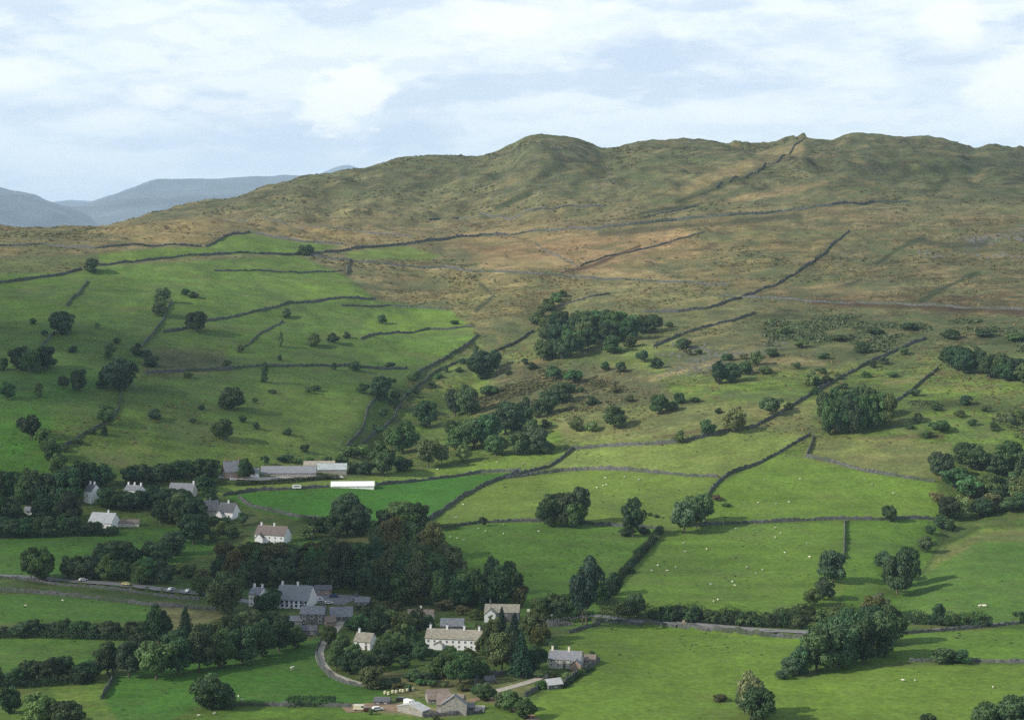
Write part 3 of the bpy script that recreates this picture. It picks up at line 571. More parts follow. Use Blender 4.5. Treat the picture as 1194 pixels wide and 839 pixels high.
def conifer(seed):
    rs = np.random.default_rng(seed); P, Nn, S, T = [], [], [], []
    for z in np.linspace(.08, .97, 22):
        rr = .5*(1-z)**.8+.03; nb = int(7+18*(1-z)); off = rs.random()*6
        for k in range(nb):
            a = off+k*2*math.pi/nb+rs.normal()*.15; R_ = rr*rs.uniform(.75, 1.12); tn = rs.uniform(.75, 1.25)
            for q in range(7):
                s = rs.uniform(.25, 1); P.append((math.cos(a)*R_*s, math.sin(a)*R_*s, z-.09*s*rs.uniform(.5, 1.1)+.03)); Nn.append((math.cos(a)*.5, math.sin(a)*.5, .9)); S.append(.04*rs.uniform(.6, 1.3)); T.append(tn)
    P = np.array(P); Nn = unit(np.array(Nn)+.5*rs.normal(size=P.shape)); v, f = quads_from(P, Nn, np.array(S), rs); return v, f, np.array(T)
CROWN['conifer'], TRUNK['conifer'] = [], []
for sd in (180, 181):
    v, f, t = conifer(sd); me = np_mesh('conifer_crown', v, f, [M['leaf']]); set_tone(me, t); CROWN['conifer'].append(me)
    TRUNK['conifer'].append(np_mesh('conifer_trunk', *trunk_geo(sd, h=.7, r=.03, limbs=0), [M['bark']], True))
BUSH = []
for i in range(8):
    v, f, t = foliage(200+i, 18, 1300, zc=.44, rz=.5, leaf=.055, rc=(.15, .26), profile=lambda t: np.interp(t,[0,.2,.5,1],[1.3,1.2,1.03,.9])); tv, tf = trunk_geo(260+i, h=.4, r=.03, limbs=3)
    me = np_mesh('thorn_bush', np.concatenate([tv, v]), np.concatenate([tf, f+len(tv)]), [M['bark'], M['leaf']], False, np.concatenate([np.zeros(len(tf)), np.ones(len(f))])); set_tone(me, t, len(tf)); BUSH.append(me)
TINT = dict(d=(.050,.090,.042), m=(.074,.128,.048), l=(.105,.160,.062), o=(.095,.115,.045), c=(.028,.056,.038), p=(.100,.140,.080), g=(.125,.155,.10), r=(.10,.07,.04))
NAMES = dict(round='broadleaf_tree', tall='broadleaf_tree', loose='ash_tree', pine='pine_tree', conifer='conifer_tree')
GROUPS = dict(broadleaf_tree='broadleaf trees of the valley and hillside', ash_tree='pale open crowned trees', pine_tree='tall pines', conifer_tree='pointed conifers', thorn_bush='small thorn trees and bushes', shrub='garden and hedgerow shrubs')
tcount = [0]
def tree(kind, u, v, h, w, t='m', what='', small=None, cat=None):
    x, y, z = at(u, v); H = h*y/F; Wd = w*y/F; tcount[0] += 1
    col = [q*random.uniform(.88, 1.12) for q in TINT[t]]
    if small is None: small = h < 21
    if small:
        o = link('thorn_bush', random.choice(BUSH)); o.color = (*col, 1); nm = 'thorn_bush'
    else:
        nm = NAMES[kind]; o = bpy.data.objects.new(nm, None); COL.objects.link(o); o.empty_display_size = .5; k = random.randrange(len(CROWN[kind]))
        c = link('crown', CROWN[kind][k], o); c.color = (*col, 1); link('trunk', TRUNK[kind][k], o)
    o.location = (x, y, z-.15); o.scale = (Wd*.98, Wd*.98, H); o.rotation_euler = (0, 0, random.uniform(0, 6.28))
    enlist((what, cat or ('bush' if small else 'tree'), GROUPS[nm]), o, u); return o
def trees(what, lst, cat=None):
    for a in lst: tree(*a, what=what, cat=cat)
SHOW = [(94,109,563,588),(142,166,566,574),(101,133,598,610),(134,164,604,615),(29,37,591,600),(236,282,580,604),(293,336,612,634),(196,226,562,571),(260,284,535,560),(326,360,682,710),(288,303,682,704),
        (350,379,708,730),(384,408,710,722),(363,396,686,703),(412,434,737,755),(495,562,733,753),(512,541,720,733),(562,606,703,716),(637,700,757,783),(414,430,697,706),(50,238,670,690)]
def row(what, kind, line, n, h, w, t='m', jit=(3, 2.5), hv=.18):
    L = [0]
    for a, b in zip(line[:-1], line[1:]): L.append(L[-1]+math.hypot(b[0]-a[0], b[1]-a[1]))
    for i in range(n):
        s = L[-1]*(i+.5+random.uniform(-.25, .25))/n; u = np.interp(s, L, [p[0] for p in line]); v = np.interp(s, L, [p[1] for p in line])
        k = random.choice(kind) if isinstance(kind, (list, tuple)) else kind; c = random.choice(t)
        uu, v2, hh, ww = u+random.uniform(-jit[0], jit[0]), v+random.uniform(-jit[1], jit[1]), h*random.uniform(1-hv, 1+hv), w*random.uniform(1-hv, 1+hv)
        for a0, a1, b0, b1 in SHOW:
            if v2 > b1-8 and v2-hh < b1-2 and uu+ww*.42 > a0 and uu-ww*.42 < a1: hh = min(hh, max(0, v2-b1+3))
        if hh < 6: continue
        tree(k, uu, v2, hh, min(ww, hh*1.6), c, what, small=hh < 16)
rt = ['round', 'round', 'tall']
# --- left hill
trees('small dark round tree at the wall on upper left hill', [('round',108,318,18,22,'d',)]); trees('small dark round tree at hilltop junction of walls', [('round',357,298,15,18,'d')])
trees('dark round tree on stub of wall at left', [('round',73,390,28,32,'d')]); trees('dark round tree midway along curving wall of left hill', [('round',228,387,26,25,'d')])
trees('pale feathery tree on left hill wall', [('loose',190,352,20,17,'m'),('loose',186,369,22,19,'m')], 'tree')
trees('dark bush in short row above curving wall', [('round',216,344,9,10,'d'),('round',225,347,8,12,'d')])
trees('dark spreading tree in left edge hillside clump', [('round',24,432,30,30,'d'),('round',36,434,28,26,'m'),('round',52,430,29,28,'d')])
trees('big dark tree in middle of left hillside', [('round',140,453,40,46,'d')]); trees('dark bush hugging foot of the big hillside tree', [('round',119,452,18,16,'d')])
trees('dark tree of pair left of big hillside tree', [('round',92,456,28,20,'d'),('round',74,453,19,13,'d')])
trees('thorn tree scattered above big hillside tree', [('round',128,419,20,14,'m'),('round',160,414,15,15,'d'),('round',177,427,14,19,'d')])
trees('dark pointed tree standing alone in left pasture', [('tall',270,477,28,33,'d')]); trees('round misty tree below the pointed pasture tree', [('round',260,513,26,26,'m')])
trees('tiny dark bush on slope left of misty tree', [('round',180,488,13,18,'d')])
trees('dark ragged tree leaning over left slope', [('tall',37,512,32,24,'d')]); trees('small dark bush beside the ragged leaning tree', [('round',24,497,12,12,'d')])
trees('faint green bush in far left pasture', [('loose',9,466,22,20,'m'),('loose',46,463,18,13,'m'),('loose',2,432,18,14,'m')])
trees('faint grey green tree on old slanting wall', [('loose',124,496,30,26,'m')]); 
trees('tree in line dropping to the village wood at left', [('round',50,522,24,20,'m'),('round',60,538,28,24,'m'),('round',68,556,30,20,'m')])
trees('dark shrub along the old slanting wall', [('round',90,518,9,14,'m'),('round',75,526,9,12,'m'),('round',107,506,8,10,'d'),('round',122,508,14,8,'d')])
trees('small bush dotted over upper green paddocks', [('round',333,370,12,13,'d'),('round',327,404,20,7,'m'),('round',365,403,16,19,'m'),('round',388,399,12,13,'d'),('round',404,394,8,9,'d'),('round',445,377,11,12,'d'),('round',530,378,6,10,'d')])
trees('small bush along low wall across left hill', [('round',390,431,9,9,'d'),('round',413,432,11,19,'d'),('round',455,428,7,12,'d'),('round',265,428,10,11,'d'),('round',280,411,10,8,'m'),('round',309,445,24,9,'m'),('round',326,420,8,7,'m')])
trees('small bush in rough pasture above the farm', [('round',283,492,9,10,'d'),('round',298,500,9,10,'d'),('round',335,507,9,11,'d'),('round',355,527,11,12,'d'),('round',225,492,6,9,'d'),('round',235,477,6,10,'d'),('round',318,458,5,10,'m'),('round',360,458,9,13,'m')])
# --- gill and central hillside
trees('dark tree crowded in the narrow gill', [('round',445,467,30,26,'d'),('round',424,458,13,16,'d'),('round',482,447,18,16,'m'),('round',462,470,16,20,'m'),('round',455,452,14,14,'d')])
trees('dark tree at the upper bend of the gill', [('round',562,442,34,34,'d'),('round',576,430,24,20,'d')])
trees('dark tree in clump below upper gill bend', [('round',531,485,34,24,'d'),('round',545,484,38,28,'d'),('round',570,462,16,22,'m')])
trees('dark tree in slanting line above the hillside wood', [('round',656,346,9,11,'m'),('round',649,352,13,13,'m'),('round',641,362,17,16,'m'),('round',632,370,16,16,'m'),('round',624,378,16,16,'d')])
row('dark tree in upper row of central hillside wood', rt, [(632,390),(690,386),(768,388)], 12, 25, 22, 'dm', (3,2), .12)
row('dark tree in middle row of central hillside wood', rt, [(628,400),(690,400),(740,396)], 8, 26, 22, 'dm', (3,2), .12)
row('dark tree in lower row of central hillside wood', rt, [(630,420),(665,415),(690,408)], 6, 26, 20, 'd', (2,2), .12)
trees('tree on lower fringe of central hillside wood', [('round',714,413,24,22,'m'),('round',735,405,15,15,'m'),('round',780,382,9,10,'m')])
trees('bush straggling on slope below central hillside wood', [('round',645,442,19,20,'m'),('round',668,447,20,22,'m'),('round',706,432,11,11,'d'),('round',723,434,13,16,'d'),('round',748,422,17,16,'d'),('round',765,430,14,15,'d'),('round',797,407,15,20,'d'),('round',690,472,11,16,'d'),('round',612,425,8,9,'d'),('round',593,437,6,8,'d')])
trees('dark tree in streamside knot of mid hillside', [('round',655,470,26,26,'d'),('round',640,482,28,24,'d'),('round',627,487,22,18,'d'),('round',612,480,18,14,'d'),('round',662,458,14,20,'m')])
trees('pale bush in open grass above top fields', [('loose',672,502,17,20,'l'),('loose',690,503,14,17,'l'),('loose',636,498,10,14,'l')])
trees('rounded tree in open grass above top fields', [('round',716,500,27,28,'m')])
trees('dark tree among rocks left of slanting wall', [('round',768,482,24,22,'d'),('round',793,470,14,14,'d'),('round',783,478,12,16,'m')])
trees('dark tree in rocky scrub bank right of centre', [('round',838,448,30,18,'d'),('round',853,445,24,22,'d'),('round',868,436,16,20,'d'),('round',882,426,18,18,'m'),('round',900,416,12,16,'m')])
trees('dark round tree on top field wall', [('round',825,508,20,21,'d')]); trees('pale rounded tree on top field wall', [('loose',857,504,32,28,'l')]); trees('small tree on left end of top field wall', [('loose',793,516,16,14,'m')])
trees('light green tree against the long slanting wall', [('loose',900,484,26,30,'m')]); trees('small pale sapling above the long slanting wall', [('loose',946,450,18,19,'l')])
row('dark tree in back row of the square copse', ['tall','round'], [(958,492),(1000,488),(1032,487)], 8, 38, 22, 'dm', (1,1), .1)
row('dark tree in front row of the square copse', ['tall','round'], [(962,506),(1000,504),(1036,496)], 8, 42, 24, 'dm', (1,1), .1)
trees('bush in rough ground right of square copse', [('round',1071,493,13,11,'d'),('round',1095,503,16,26,'m'),('round',1080,510,9,16,'d'),('round',1150,480,8,12,'d'),('round',1186,488,12,16,'m'),('round',1120,486,9,14,'m'),('round',1060,500,8,10,'m')])
row('dark tree in hillside wood at right edge', rt, [(1102,428),(1135,436),(1165,442),(1210,448)], 10, 28, 28, 'd', (3,3), .12)
trees('dark scrub bush on bracken slope at right', [('round',1005,412,16,18,'d'),('round',978,398,10,20,'m'),('round',935,405,9,18,'m'),('round',1020,390,10,20,'d'),('round',1060,385,11,20,'d'),('round',1110,395,12,24,'d'),('round',1150,392,10,26,'d'),('round',1185,398,12,24,'d'),('round',915,390,10,16,'m'),('round',960,418,8,14,'m'),('round',1040,440,8,14,'m'),('round',1010,440,8,12,'m')])
row('dark tree at back of streamside wood on right', rt, [(1118,545),(1150,552),(1205,560)], 5, 36, 32, 'dm', (4,4), .2)
row('tree in middle of streamside wood on right', ['round','loose','tall'], [(1112,572),(1145,580),(1205,586)], 6, 34, 36, 'dmo', (4,4), .22)
row('tree in front of streamside wood on right', ['round','loose'], [(1100,606),(1125,606),(1160,598),(1205,592)], 6, 26, 32, 'dmol', (4,2), .22)
trees('tree standing clear on left of streamside wood', [('round',1098,558,34,30,'d'),('loose',1090,585,14,18,'o')])
trees('small dark bush on edge of streamside wood', [('round',1096,615,16,18,'d'),('round',1085,622,12,14,'m'),('round',1108,618,14,16,'m')])
trees('dark tree pressed against right side of farmhouse', [('round',285,558,26,16,'d'),('round',291,556,16,12,'d')])
row('bush along top edge of farm yard', 'round', [(300,541),(340,538),(400,540)], 7, 10, 14, 'dm', (3,2), .3)
trees('small garden shrub beside the white terrace', [('loose',500,764,9,12,'l'),('round',512,767,10,14,'m'),('loose',548,764,9,12,'o'),('loose',574,757,14,14,'m')], 'shrub')
# --- belt above the bright field
trees('dark conical tree right of the long farm shed', [('tall',446,552,40,34,'d')]); trees('low dark bush beside the dark conical tree', [('round',427,553,18,20,'d'),('round',414,551,12,16,'d'),('round',469,549,19,26,'d')])
trees('half pale half dark tree above farm field', [('tall',470,529,40,34,'m'),('loose',457,522,28,20,'l')])
trees('pale green tree in front of hillside belt', [('loose',499,545,40,30,'l'),('loose',515,541,28,22,'l'),('loose',541,538,22,18,'l')])
trees('tree in back of hillside belt', [('round',496,498,32,28,'d'),('round',530,512,24,26,'m'),('round',590,507,40,40,'d'),('round',606,505,36,30,'d'),('tall',620,508,22,20,'d')])
trees('bluish dark tree in middle of hillside belt', [('round',552,522,38,34,'d'),('round',568,522,40,34,'d'),('round',533,525,28,26,'m')])
trees('low round tree at right end of hillside belt', [('round',578,531,26,26,'m'),('round',605,530,28,30,'d'),('round',626,529,36,30,'d'),('round',638,529,16,18,'d')])
trees('bush at foot of the gill walls', [('round',405,532,14,20,'m'),('round',420,533,18,26,'m'),('round',398,540,9,16,'m')])
# --- fields in the middle
trees('dense dark tree of the lone clump in sheep field', [('round',643,613,40,34,'d'),('round',659,613,42,32,'d'),('round',676,610,44,24,'d'),('round',668,614,34,28,'m')])
trees('slim dark tree between clump and willow', [('loose',738,626,50,28,'d')]); trees('low shadowy bush at foot of slim dark tree', [('round',728,624,9,18,'d'),('round',750,622,9,16,'d')])
trees('broad pale willow on wall of sheep fields', [('loose',798,622,46,36,'p'),('loose',812,616,46,38,'m'),('round',822,608,34,26,'m')])
trees('tiny dark bush alone on low field wall', [('round',563,613,13,10,'d')]); trees('small bush alone on long level wall', [('round',1037,608,21,17,'d')])
trees('dark tree of trio on upright field wall', [('round',970,679,41,34,'d'),('round',961,699,28,24,'d')]); trees('pale bushy tree of trio above road hedge', [('loose',947,706,24,28,'l')])
trees('dark streamside tree in right hand fields', [('round',1046,692,50,34,'d'),('round',1058,682,46,30,'d'),('round',1030,662,20,24,'d'),('round',1040,672,24,22,'d')])
trees('whitish flowering shrub beside the stream', [('loose',1080,644,22,20,'g')], 'shrub'); trees('grey green shrub above the big streamside trees', [('loose',1024,716,26,26,'g'),('loose',1022,722,30,34,'o')], 'shrub')
trees('big dark tree above the bottom right field', [('round',953,782,54,48,'d'),('round',978,778,56,46,'d'),('tall',1006,772,58,40,'d'),('round',1032,765,56,42,'d'),('round',1018,752,48,42,'d'),('round',966,766,50,44,'d'),('round',996,752,46,40,'d'),('round',1038,750,46,34,'d')])
trees('low dark bush trailing left of the big trees', [('round',925,787,22,30,'d'),('round',912,791,12,18,'d'),('round',935,786,34,26,'d')])
trees('dark oval bush alone at end of low wall', [('round',1100,772,20,30,'d'),('round',1118,772,17,28,'d')])
trees('half bare pale tree standing in front field', [('loose',876,834,56,36,'g')]); trees('dark tree pressed against half bare pale tree', [('round',884,842,42,40,'d'),('round',868,832,40,26,'m')])
trees('wispy low shrub left of half bare tree', [('loose',840,817,10,18,'o')])
trees('dark tree cut by the bottom right corner', [('round',1150,852,38,40,'m'),('round',1180,850,44,44,'d'),('round',1200,846,44,40,'m')]); trees('tiny bush at bottom edge of right field', [('round',1083,842,12,20,'d')])
trees('tall pine rising beside the road bend', [('pine',684,730,76,38,'c'),('pine',679,728,60,28,'c')]); trees('tree on broken wall behind the tall pine', [('round',716,693,28,24,'d'),('round',706,700,22,26,'d'),('round',698,704,24,24,'m'),('round',732,668,10,16,'d'),('round',745,648,12,12,'d'),('round',765,630,8,12,'m')])
trees('bushy tree at left end of road hedge', [('round',742,718,27,27,'d'),('round',725,715,14,22,'m')])
trees('small bush over right end of roadside hedge', [('round',1095,723,22,16,'d'),('round',1190,726,17,18,'d')])
trees('stunted bush beside the willow wall', [('round',757,601,5,8,'m'),('round',765,603,5,8,'m'),('round',835,583,7,14,'r'),('round',846,590,5,12,'m')])
row('bush in long hedge along upper side of right hand road', 'round', [(762,723),(800,724),(850,728),(900,731),(942,733)], 24, 17, 15, 'dd', (2,1), .2)
row('bush in dark hedge right of big streamside trees', 'round', [(1062,727),(1110,729),(1152,730)], 9, 13, 15, 'd', (2,1), .25)
row('bush in tangled hedge under the pale bushy tree', 'round', [(905,727),(945,722),(1000,726)], 9, 18, 18, 'dm', (2,2), .2)
row('small thorn bush dotted along the long slanting wall', 'round', [(1060,408),(1000,432),(950,460),(915,482)], 7, 9, 12, 'dm', (8,3), .35)
row('thorn bush dotted over rocky slope right of hillside wood', 'round', [(790,420),(850,425),(930,440),(1000,452)], 9, 9, 14, 'dmo', (10,14), .35)
row('thorn bush dotted over grass below hillside wood', 'round', [(600,440),(680,455),(760,462),(860,470)], 8, 8, 12, 'dmo', (10,14), .35)
row('small bush dotted over lower rough ground on right', 'round', [(1050,470),(1100,480),(1190,500)], 7, 9, 16, 'dmo', (8,14), .35)
row('small bush beside the gill and its broken walls', 'round', [(560,412),(510,438),(470,470),(440,512)], 14, 9, 11, 'dm', (10,5), .35)
row('small bush dotted over lower left hillside', 'round', [(20,400),(120,400),(240,450),(380,480)], 14, 7, 9, 'dm', (12,24), .3)
row('low garden shrub around the barns at bottom', 'round', [(440,803),(480,801),(530,804),(570,802)], 9, 8, 12, 'lmo', (4,4), .3)
row('small garden shrub before the white houses of left village', ['round','loose'], [(92,592),(125,584),(160,582),(200,584),(240,606),(270,609)], 12, 8, 12, 'dml', (4,1.5), .3)
row('low garden shrub before the rambling white house', ['round','loose'], [(296,638),(314,640),(334,639)], 5, 7, 10, 'dml', (2,1), .3)
row('low shrub along yard front at village bottom', 'round', [(400,832),(470,836),(560,838)], 7, 6, 9, 'lmo', (6,2), .3)
# --- village woods, left
row('dark tree at back of far left wood', rt, [(-10,588),(50,585),(120,588)], 10, 38, 34, 'ddm', (3,2), .22)
row('dark tree in middle of far left wood', rt, [(-10,608),(50,607),(95,607)], 9, 34, 30, 'dm', (3,2), .14)
row('tree in front row of far left wood', rt, [(-8,625),(60,624),(135,622)], 10, 24, 28, 'dm', (3,1.5), .14)
row('dark tree in strip behind the chimney house', rt, [(148,567),(180,562),(220,556),(262,556)], 9, 24, 24, 'd', (2,2), .14)
row('dark tree behind the two white village houses', rt, [(78,573),(105,566),(120,570)], 4, 30, 28, 'd', (2,1), .1)
row('dark tree in wood right of grey bungalow', rt, [(120,592),(160,592),(215,590)], 8, 26, 28, 'd', (3,2), .14)
row('tree in wood fringe above left meadow', rt, [(145,606),(180,608),(215,612)], 6, 28, 26, 'dm', (3,2), .14)
trees('dark tree over the meadow gate', [('round',225,612,34,32,'d'),('round',226,634,38,36,'d'),('round',208,598,26,26,'m'),('round',245,586,18,20,'d'),('round',240,572,20,24,'d')])
trees('garden tree between the two gabled village houses', [('round',258,622,16,20,'m'),('round',270,626,14,18,'m'),('round',248,630,14,16,'o'),('round',283,612,18,14,'d'),('round',252,612,12,16,'m')])
row('dark tree in belt under left meadow', rt, [(115,662),(160,656),(205,648)], 7, 26, 26, 'd', (3,3), .2)
row('dark tree in roadside belt above parked cars', rt, [(78,672),(130,676),(180,680),(232,688)], 12, 27, 28, 'dm', (3,2), .16)
trees('light rounded tree on meadow edge at far left', [('round',44,676,42,38,'m'),('loose',36,674,32,24,'m')])
trees('shrub in hollow of small left meadow', [('loose',205,668,14,24,'l'),('loose',222,672,16,22,'m'),('loose',238,678,18,22,'o')])
# --- big central wood
trees('broad dark tree in front of the vivid green field', [('round',405,622,48,40,'d'),('round',418,624,38,36,'d'),('round',392,626,30,30,'d')])
trees('round tree right of broad dark field tree', [('round',468,618,36,40,'m'),('round',486,617,34,30,'d'),('round',450,620,28,28,'d'),('round',372,620,20,28,'d'),('round',360,628,18,22,'m')])
row('tree at crest of central wood', rt, [(440,652),(470,650),(500,652),(515,658)], 6, 44, 36, 'mllo', (3,2), .26)
row('tree in upper slope of central wood', rt, [(395,668),(440,672),(490,676),(535,680)], 8, 46, 38, 'mdlolm', (3,3), .26)
row('tree in middle slope of central wood', rt, [(385,684),(440,690),(500,696),(560,698)], 9, 46, 38, 'dmdl', (3,3), .26)
row('dark tree in front row of central wood', rt, [(375,694),(430,700),(490,706),(545,708),(600,704)], 11, 44, 36, 'dmdl', (3,2), .26)
row('dark tree in wood between inn and white gabled house', rt, [(245,676),(290,674),(340,672),(390,675)], 9, 36, 34, 'dmol', (3,2), .26)
row('dark tree behind the long roofed inn', rt, [(280,684),(320,682),(360,684),(395,688)], 7, 32, 30, 'd', (2,1), .1)
row('tree along garden edge of white gabled house', rt, [(255,652),(300,654),(345,652),(390,652)], 8, 24, 28, 'dmo', (3,2), .14)
trees('light green globe shaped tree beside the inn', [('round',264,714,52,46,'m')]); trees('small round tree at end of parked car row', [('round',233,694,26,24,'m')])
trees('dark tree standing in front of the inn roof', [('round',316,712,28,28,'d'),('round',304,711,20,18,'d')])
trees('dark round tree behind the white and slate house', [('round',588,707,50,42,'d')]); trees('dark pointed tree behind the white and slate house', [('tall',573,694,52,24,'d'),('conifer',563,712,26,14,'c')])
trees('dark tree at right end of central wood', [('tall',540,702,42,34,'d'),('tall',552,703,40,28,'d'),('round',606,708,30,20,'o')])
row('hedgerow tree right of the white and slate house', rt, [(622,716),(645,714),(668,718)], 5, 24, 22, 'dm', (2,2), .2)
# --- gardens
trees('conifer in front of white and slate house', [('conifer',585,736,30,16,'c'),('conifer',600,740,27,20,'c')])
trees('big dark garden tree left of the stone cottage', [('round',585,784,48,34,'m'),('conifer',608,788,52,36,'c'),('round',625,784,34,26,'d'),('tall',596,770,40,26,'d')])
trees('olive green tree above the stone cottage', [('round',622,748,36,32,'o'),('round',630,752,26,24,'o')])
trees('fresh green tree beside the white terrace', [('tall',568,772,46,22,'m'),('loose',560,764,24,18,'l'),('loose',575,738,22,20,'l'),('loose',560,742,20,18,'o')])
trees('green tree below the white terrace', [('round',524,774,22,20,'m'),('round',537,797,38,34,'m'),('round',517,789,30,28,'m'),('round',550,790,24,28,'d'),('round',563,789,20,26,'m'),('round',505,790,20,24,'m'),('round',491,770,24,20,'d'),('round',545,768,14,18,'m')])
trees('dark shrub in rough garden above barn', [('round',482,794,16,24,'m'),('round',497,796,15,18,'d'),('round',461,800,12,22,'d'),('round',448,801,14,20,'d'),('round',470,778,16,18,'m')])
row('tree in garden wood left of white terrace', rt, [(440,772),(460,768),(480,765)], 5, 36, 32, 'dm', (2,3), .15)
row('dark tree in village trees behind terrace', rt, [(425,745),(455,744),(490,742)], 6, 32, 30, 'dmo', (2,3), .15)
row('tree between slate houses and lane cottage', rt, [(405,735),(425,733),(450,730)], 5, 26, 26, 'dm', (2,2), .15)
trees('bright green tree beside the lane cottage', [('loose',411,772,26,24,'l'),('round',398,765,28,24,'m'),('round',385,752,24,20,'m')])
trees('dark tree below the lane cottage', [('round',425,792,30,28,'d'),('round',408,785,28,26,'d'),('round',392,782,30,24,'m'),('round',432,802,26,30,'m'),('round',445,780,20,26,'d')])
trees('dark garden tree half hiding brownish roofed cottage', [('round',482,733,20,22,'m'),('loose',500,732,18,20,'d'),('round',468,728,18,20,'o')])
trees('yellow green shrub in village gardens', [('loose',441,724,9,11,'l'),('loose',470,736,12,14,'l'),('loose',478,730,12,14,'o'),('loose',540,716,12,18,'o'),('loose',520,711,14,24,'o'),('loose',555,722,14,18,'o')], 'shrub')
row('tree around the far village roofs', rt, [(395,706),(420,710),(450,716),(470,718)], 6, 18, 20, 'dmo', (3,2), .2)
trees('dark thicket beside the barn drive', [('round',566,817,22,26,'m'),('round',557,812,18,18,'d'),('round',596,830,26,26,'m'),('round',612,838,26,28,'m'),('round',585,826,20,20,'d')])
trees('little tree beside the stone cottage', [('loose',644,756,9,12,'m'),('round',690,764,7,8,'d'),('loose',661,790,8,12,'l'),('loose',678,786,8,12,'l'),('loose',645,788,7,14,'m'),('round',630,790,12,14,'m'),('loose',632,802,10,14,'m')])
# --- bottom left
row('dark tree in upper hedgerow of bottom left fields', rt, [(20,742),(60,741),(110,743),(165,742)], 12, 19, 24, 'd', (3,1), .2)
trees('tree at left end of upper hedgerow', [('round',6,741,12,18,'d'),('round',-6,741,14,16,'d')])
row('dark tree in lower hedgerow of bottom left fields', rt, [(-5,800),(30,797),(70,794),(112,792)], 8, 26, 26, 'd', (3,3), .18)
trees('dark bulky tree in bottom left corner', [('round',10,832,34,28,'d'),('round',45,846,44,42,'m'),('round',78,848,36,40,'d'),('round',62,842,26,26,'d')])
trees('pointed dark tree over bottom left hedgerow', [('conifer',216,752,46,30,'c'),('tall',185,750,46,34,'d')])
trees('tree in dense wood above bottom meadow', [('round',125,786,42,32,'d'),('round',150,789,42,36,'d'),('loose',182,792,54,48,'m'),('round',208,786,44,36,'d'),('round',232,782,46,38,'d'),('round',256,778,46,36,'m'),('round',282,773,46,38,'d'),('round',305,766,46,34,'m'),('round',326,760,40,32,'d'),('round',344,754,26,26,'m')])
trees('tree in back of dense wood above bottom meadow', [('round',205,768,36,34,'d'),('round',235,762,36,34,'d'),('round',268,752,36,36,'d'),('round',292,744,36,34,'m'),('round',312,740,30,30,'m'),('round',165,768,32,32,'d'),('round',252,745,24,26,'o'),('round',330,742,26,26,'d')])
trees('large dark bush spreading alone in bottom meadow', [('round',245,826,42,50,'d'),('round',262,825,24,30,'d')])
# --- hedges
def hedge(label, uv, hpx, w, t='d'):
    d = uvline(uv, 1.0); rs = np.random.default_rng(len(d)+int(uv[0][0])); k = len(d); y = d[:, 1].mean(); h = hpx*y/F; n = normals(d)
    m = int(k*75); i = rs.integers(0, k, m); hv = h*(1+.55*fbm(d[:, 0], d[:, 1], 9, 2, 91))
    a = rs.uniform(0, math.pi, m); rr = .7+.35*rs.random(m)
    off = np.cos(a)*w*.5*rr; zz = np.abs(np.sin(a))**.7*hv[i]*rr
    P = np.stack([d[i, 0]+n[i, 0]*off, d[i, 1]+n[i, 1]*off, zfun(d[i, 0], d[i, 1])+zz], -1); P[:, :2] += rs.normal(size=(m, 2))*.35
    Nn = unit(np.stack([n[i, 0]*np.cos(a), n[i, 1]*np.cos(a), np.sin(a)], -1)+.6*rs.normal(size=(m, 3)))
    v, f = quads_from(P, Nn, .30*(.6+.8*rs.random(m)), rs); me = np_mesh('hedge', v, f, [M['leaf']]); set_tone(me, (.75+.5*(.5+fbm(P[:, 0], P[:, 1], 5, 2, 93)))*(.8+.4*rs.random(m)))
    o = link('hedge', me); o.color = (*[q*.6 for q in TINT[t]], 1); tag(o, label, 'hedge', 'field and roadside hedges')
hedge('long thick hedge along upper side of the right hand road', [(700,722),(750,722),(800,724),(850,728),(900,731),(945,733)], 19, 5)
hedge('broad hedge spreading round foot of pale bushy tree', [(905,728),(940,722),(975,722),(1000,728)], 18, 7, 'm')
hedge('dark hedge right of the big streamside trees', [(1045,729),(1080,728),(1120,729),(1156,730)], 14, 5)
hedge('dark block of hedge in bottom meadow', [(336,823),(350,822),(370,822),(390,821)], 13, 6)
hedge('dark hedge filling upper bottom left field boundary', [(-10,743),(60,743),(120,745),(190,746)], 9, 4)
hedge('dark hedge filling lower bottom left field boundary', [(-10,803),(50,799),(110,795)], 11, 5)
hedge('hedge above the big front field left of road', [(625,728),(660,726),(690,722)], 9, 4)
hedge('dark hedge on cottage garden edge', [(655,802),(672,789),(690,780)], 5, 2.5)
hedge('dark hedge between vivid field and central wood', [(350,608),(390,613),(440,614),(500,612)], 8, 4)
hedge('shrubby verge along low wall near central wood', [(504,619),(520,618),(532,616)], 8, 5, 'm')
hedge('scrubby hedge along broken slanting wall', [(770,620),(745,650),(725,672),(700,698)], 8, 4, 'd')
hedge('dark hedge below the long farm shed', [(275,566),(330,563),(395,558)], 5, 2.5)
hedge('low hedge by meadow under far left wood', [(-10,627),(60,626),(135,624)], 8, 4)
hedge('dark hedge on the foot of left farm pasture', [(205,575),(240,569),(262,563)], 7, 3)

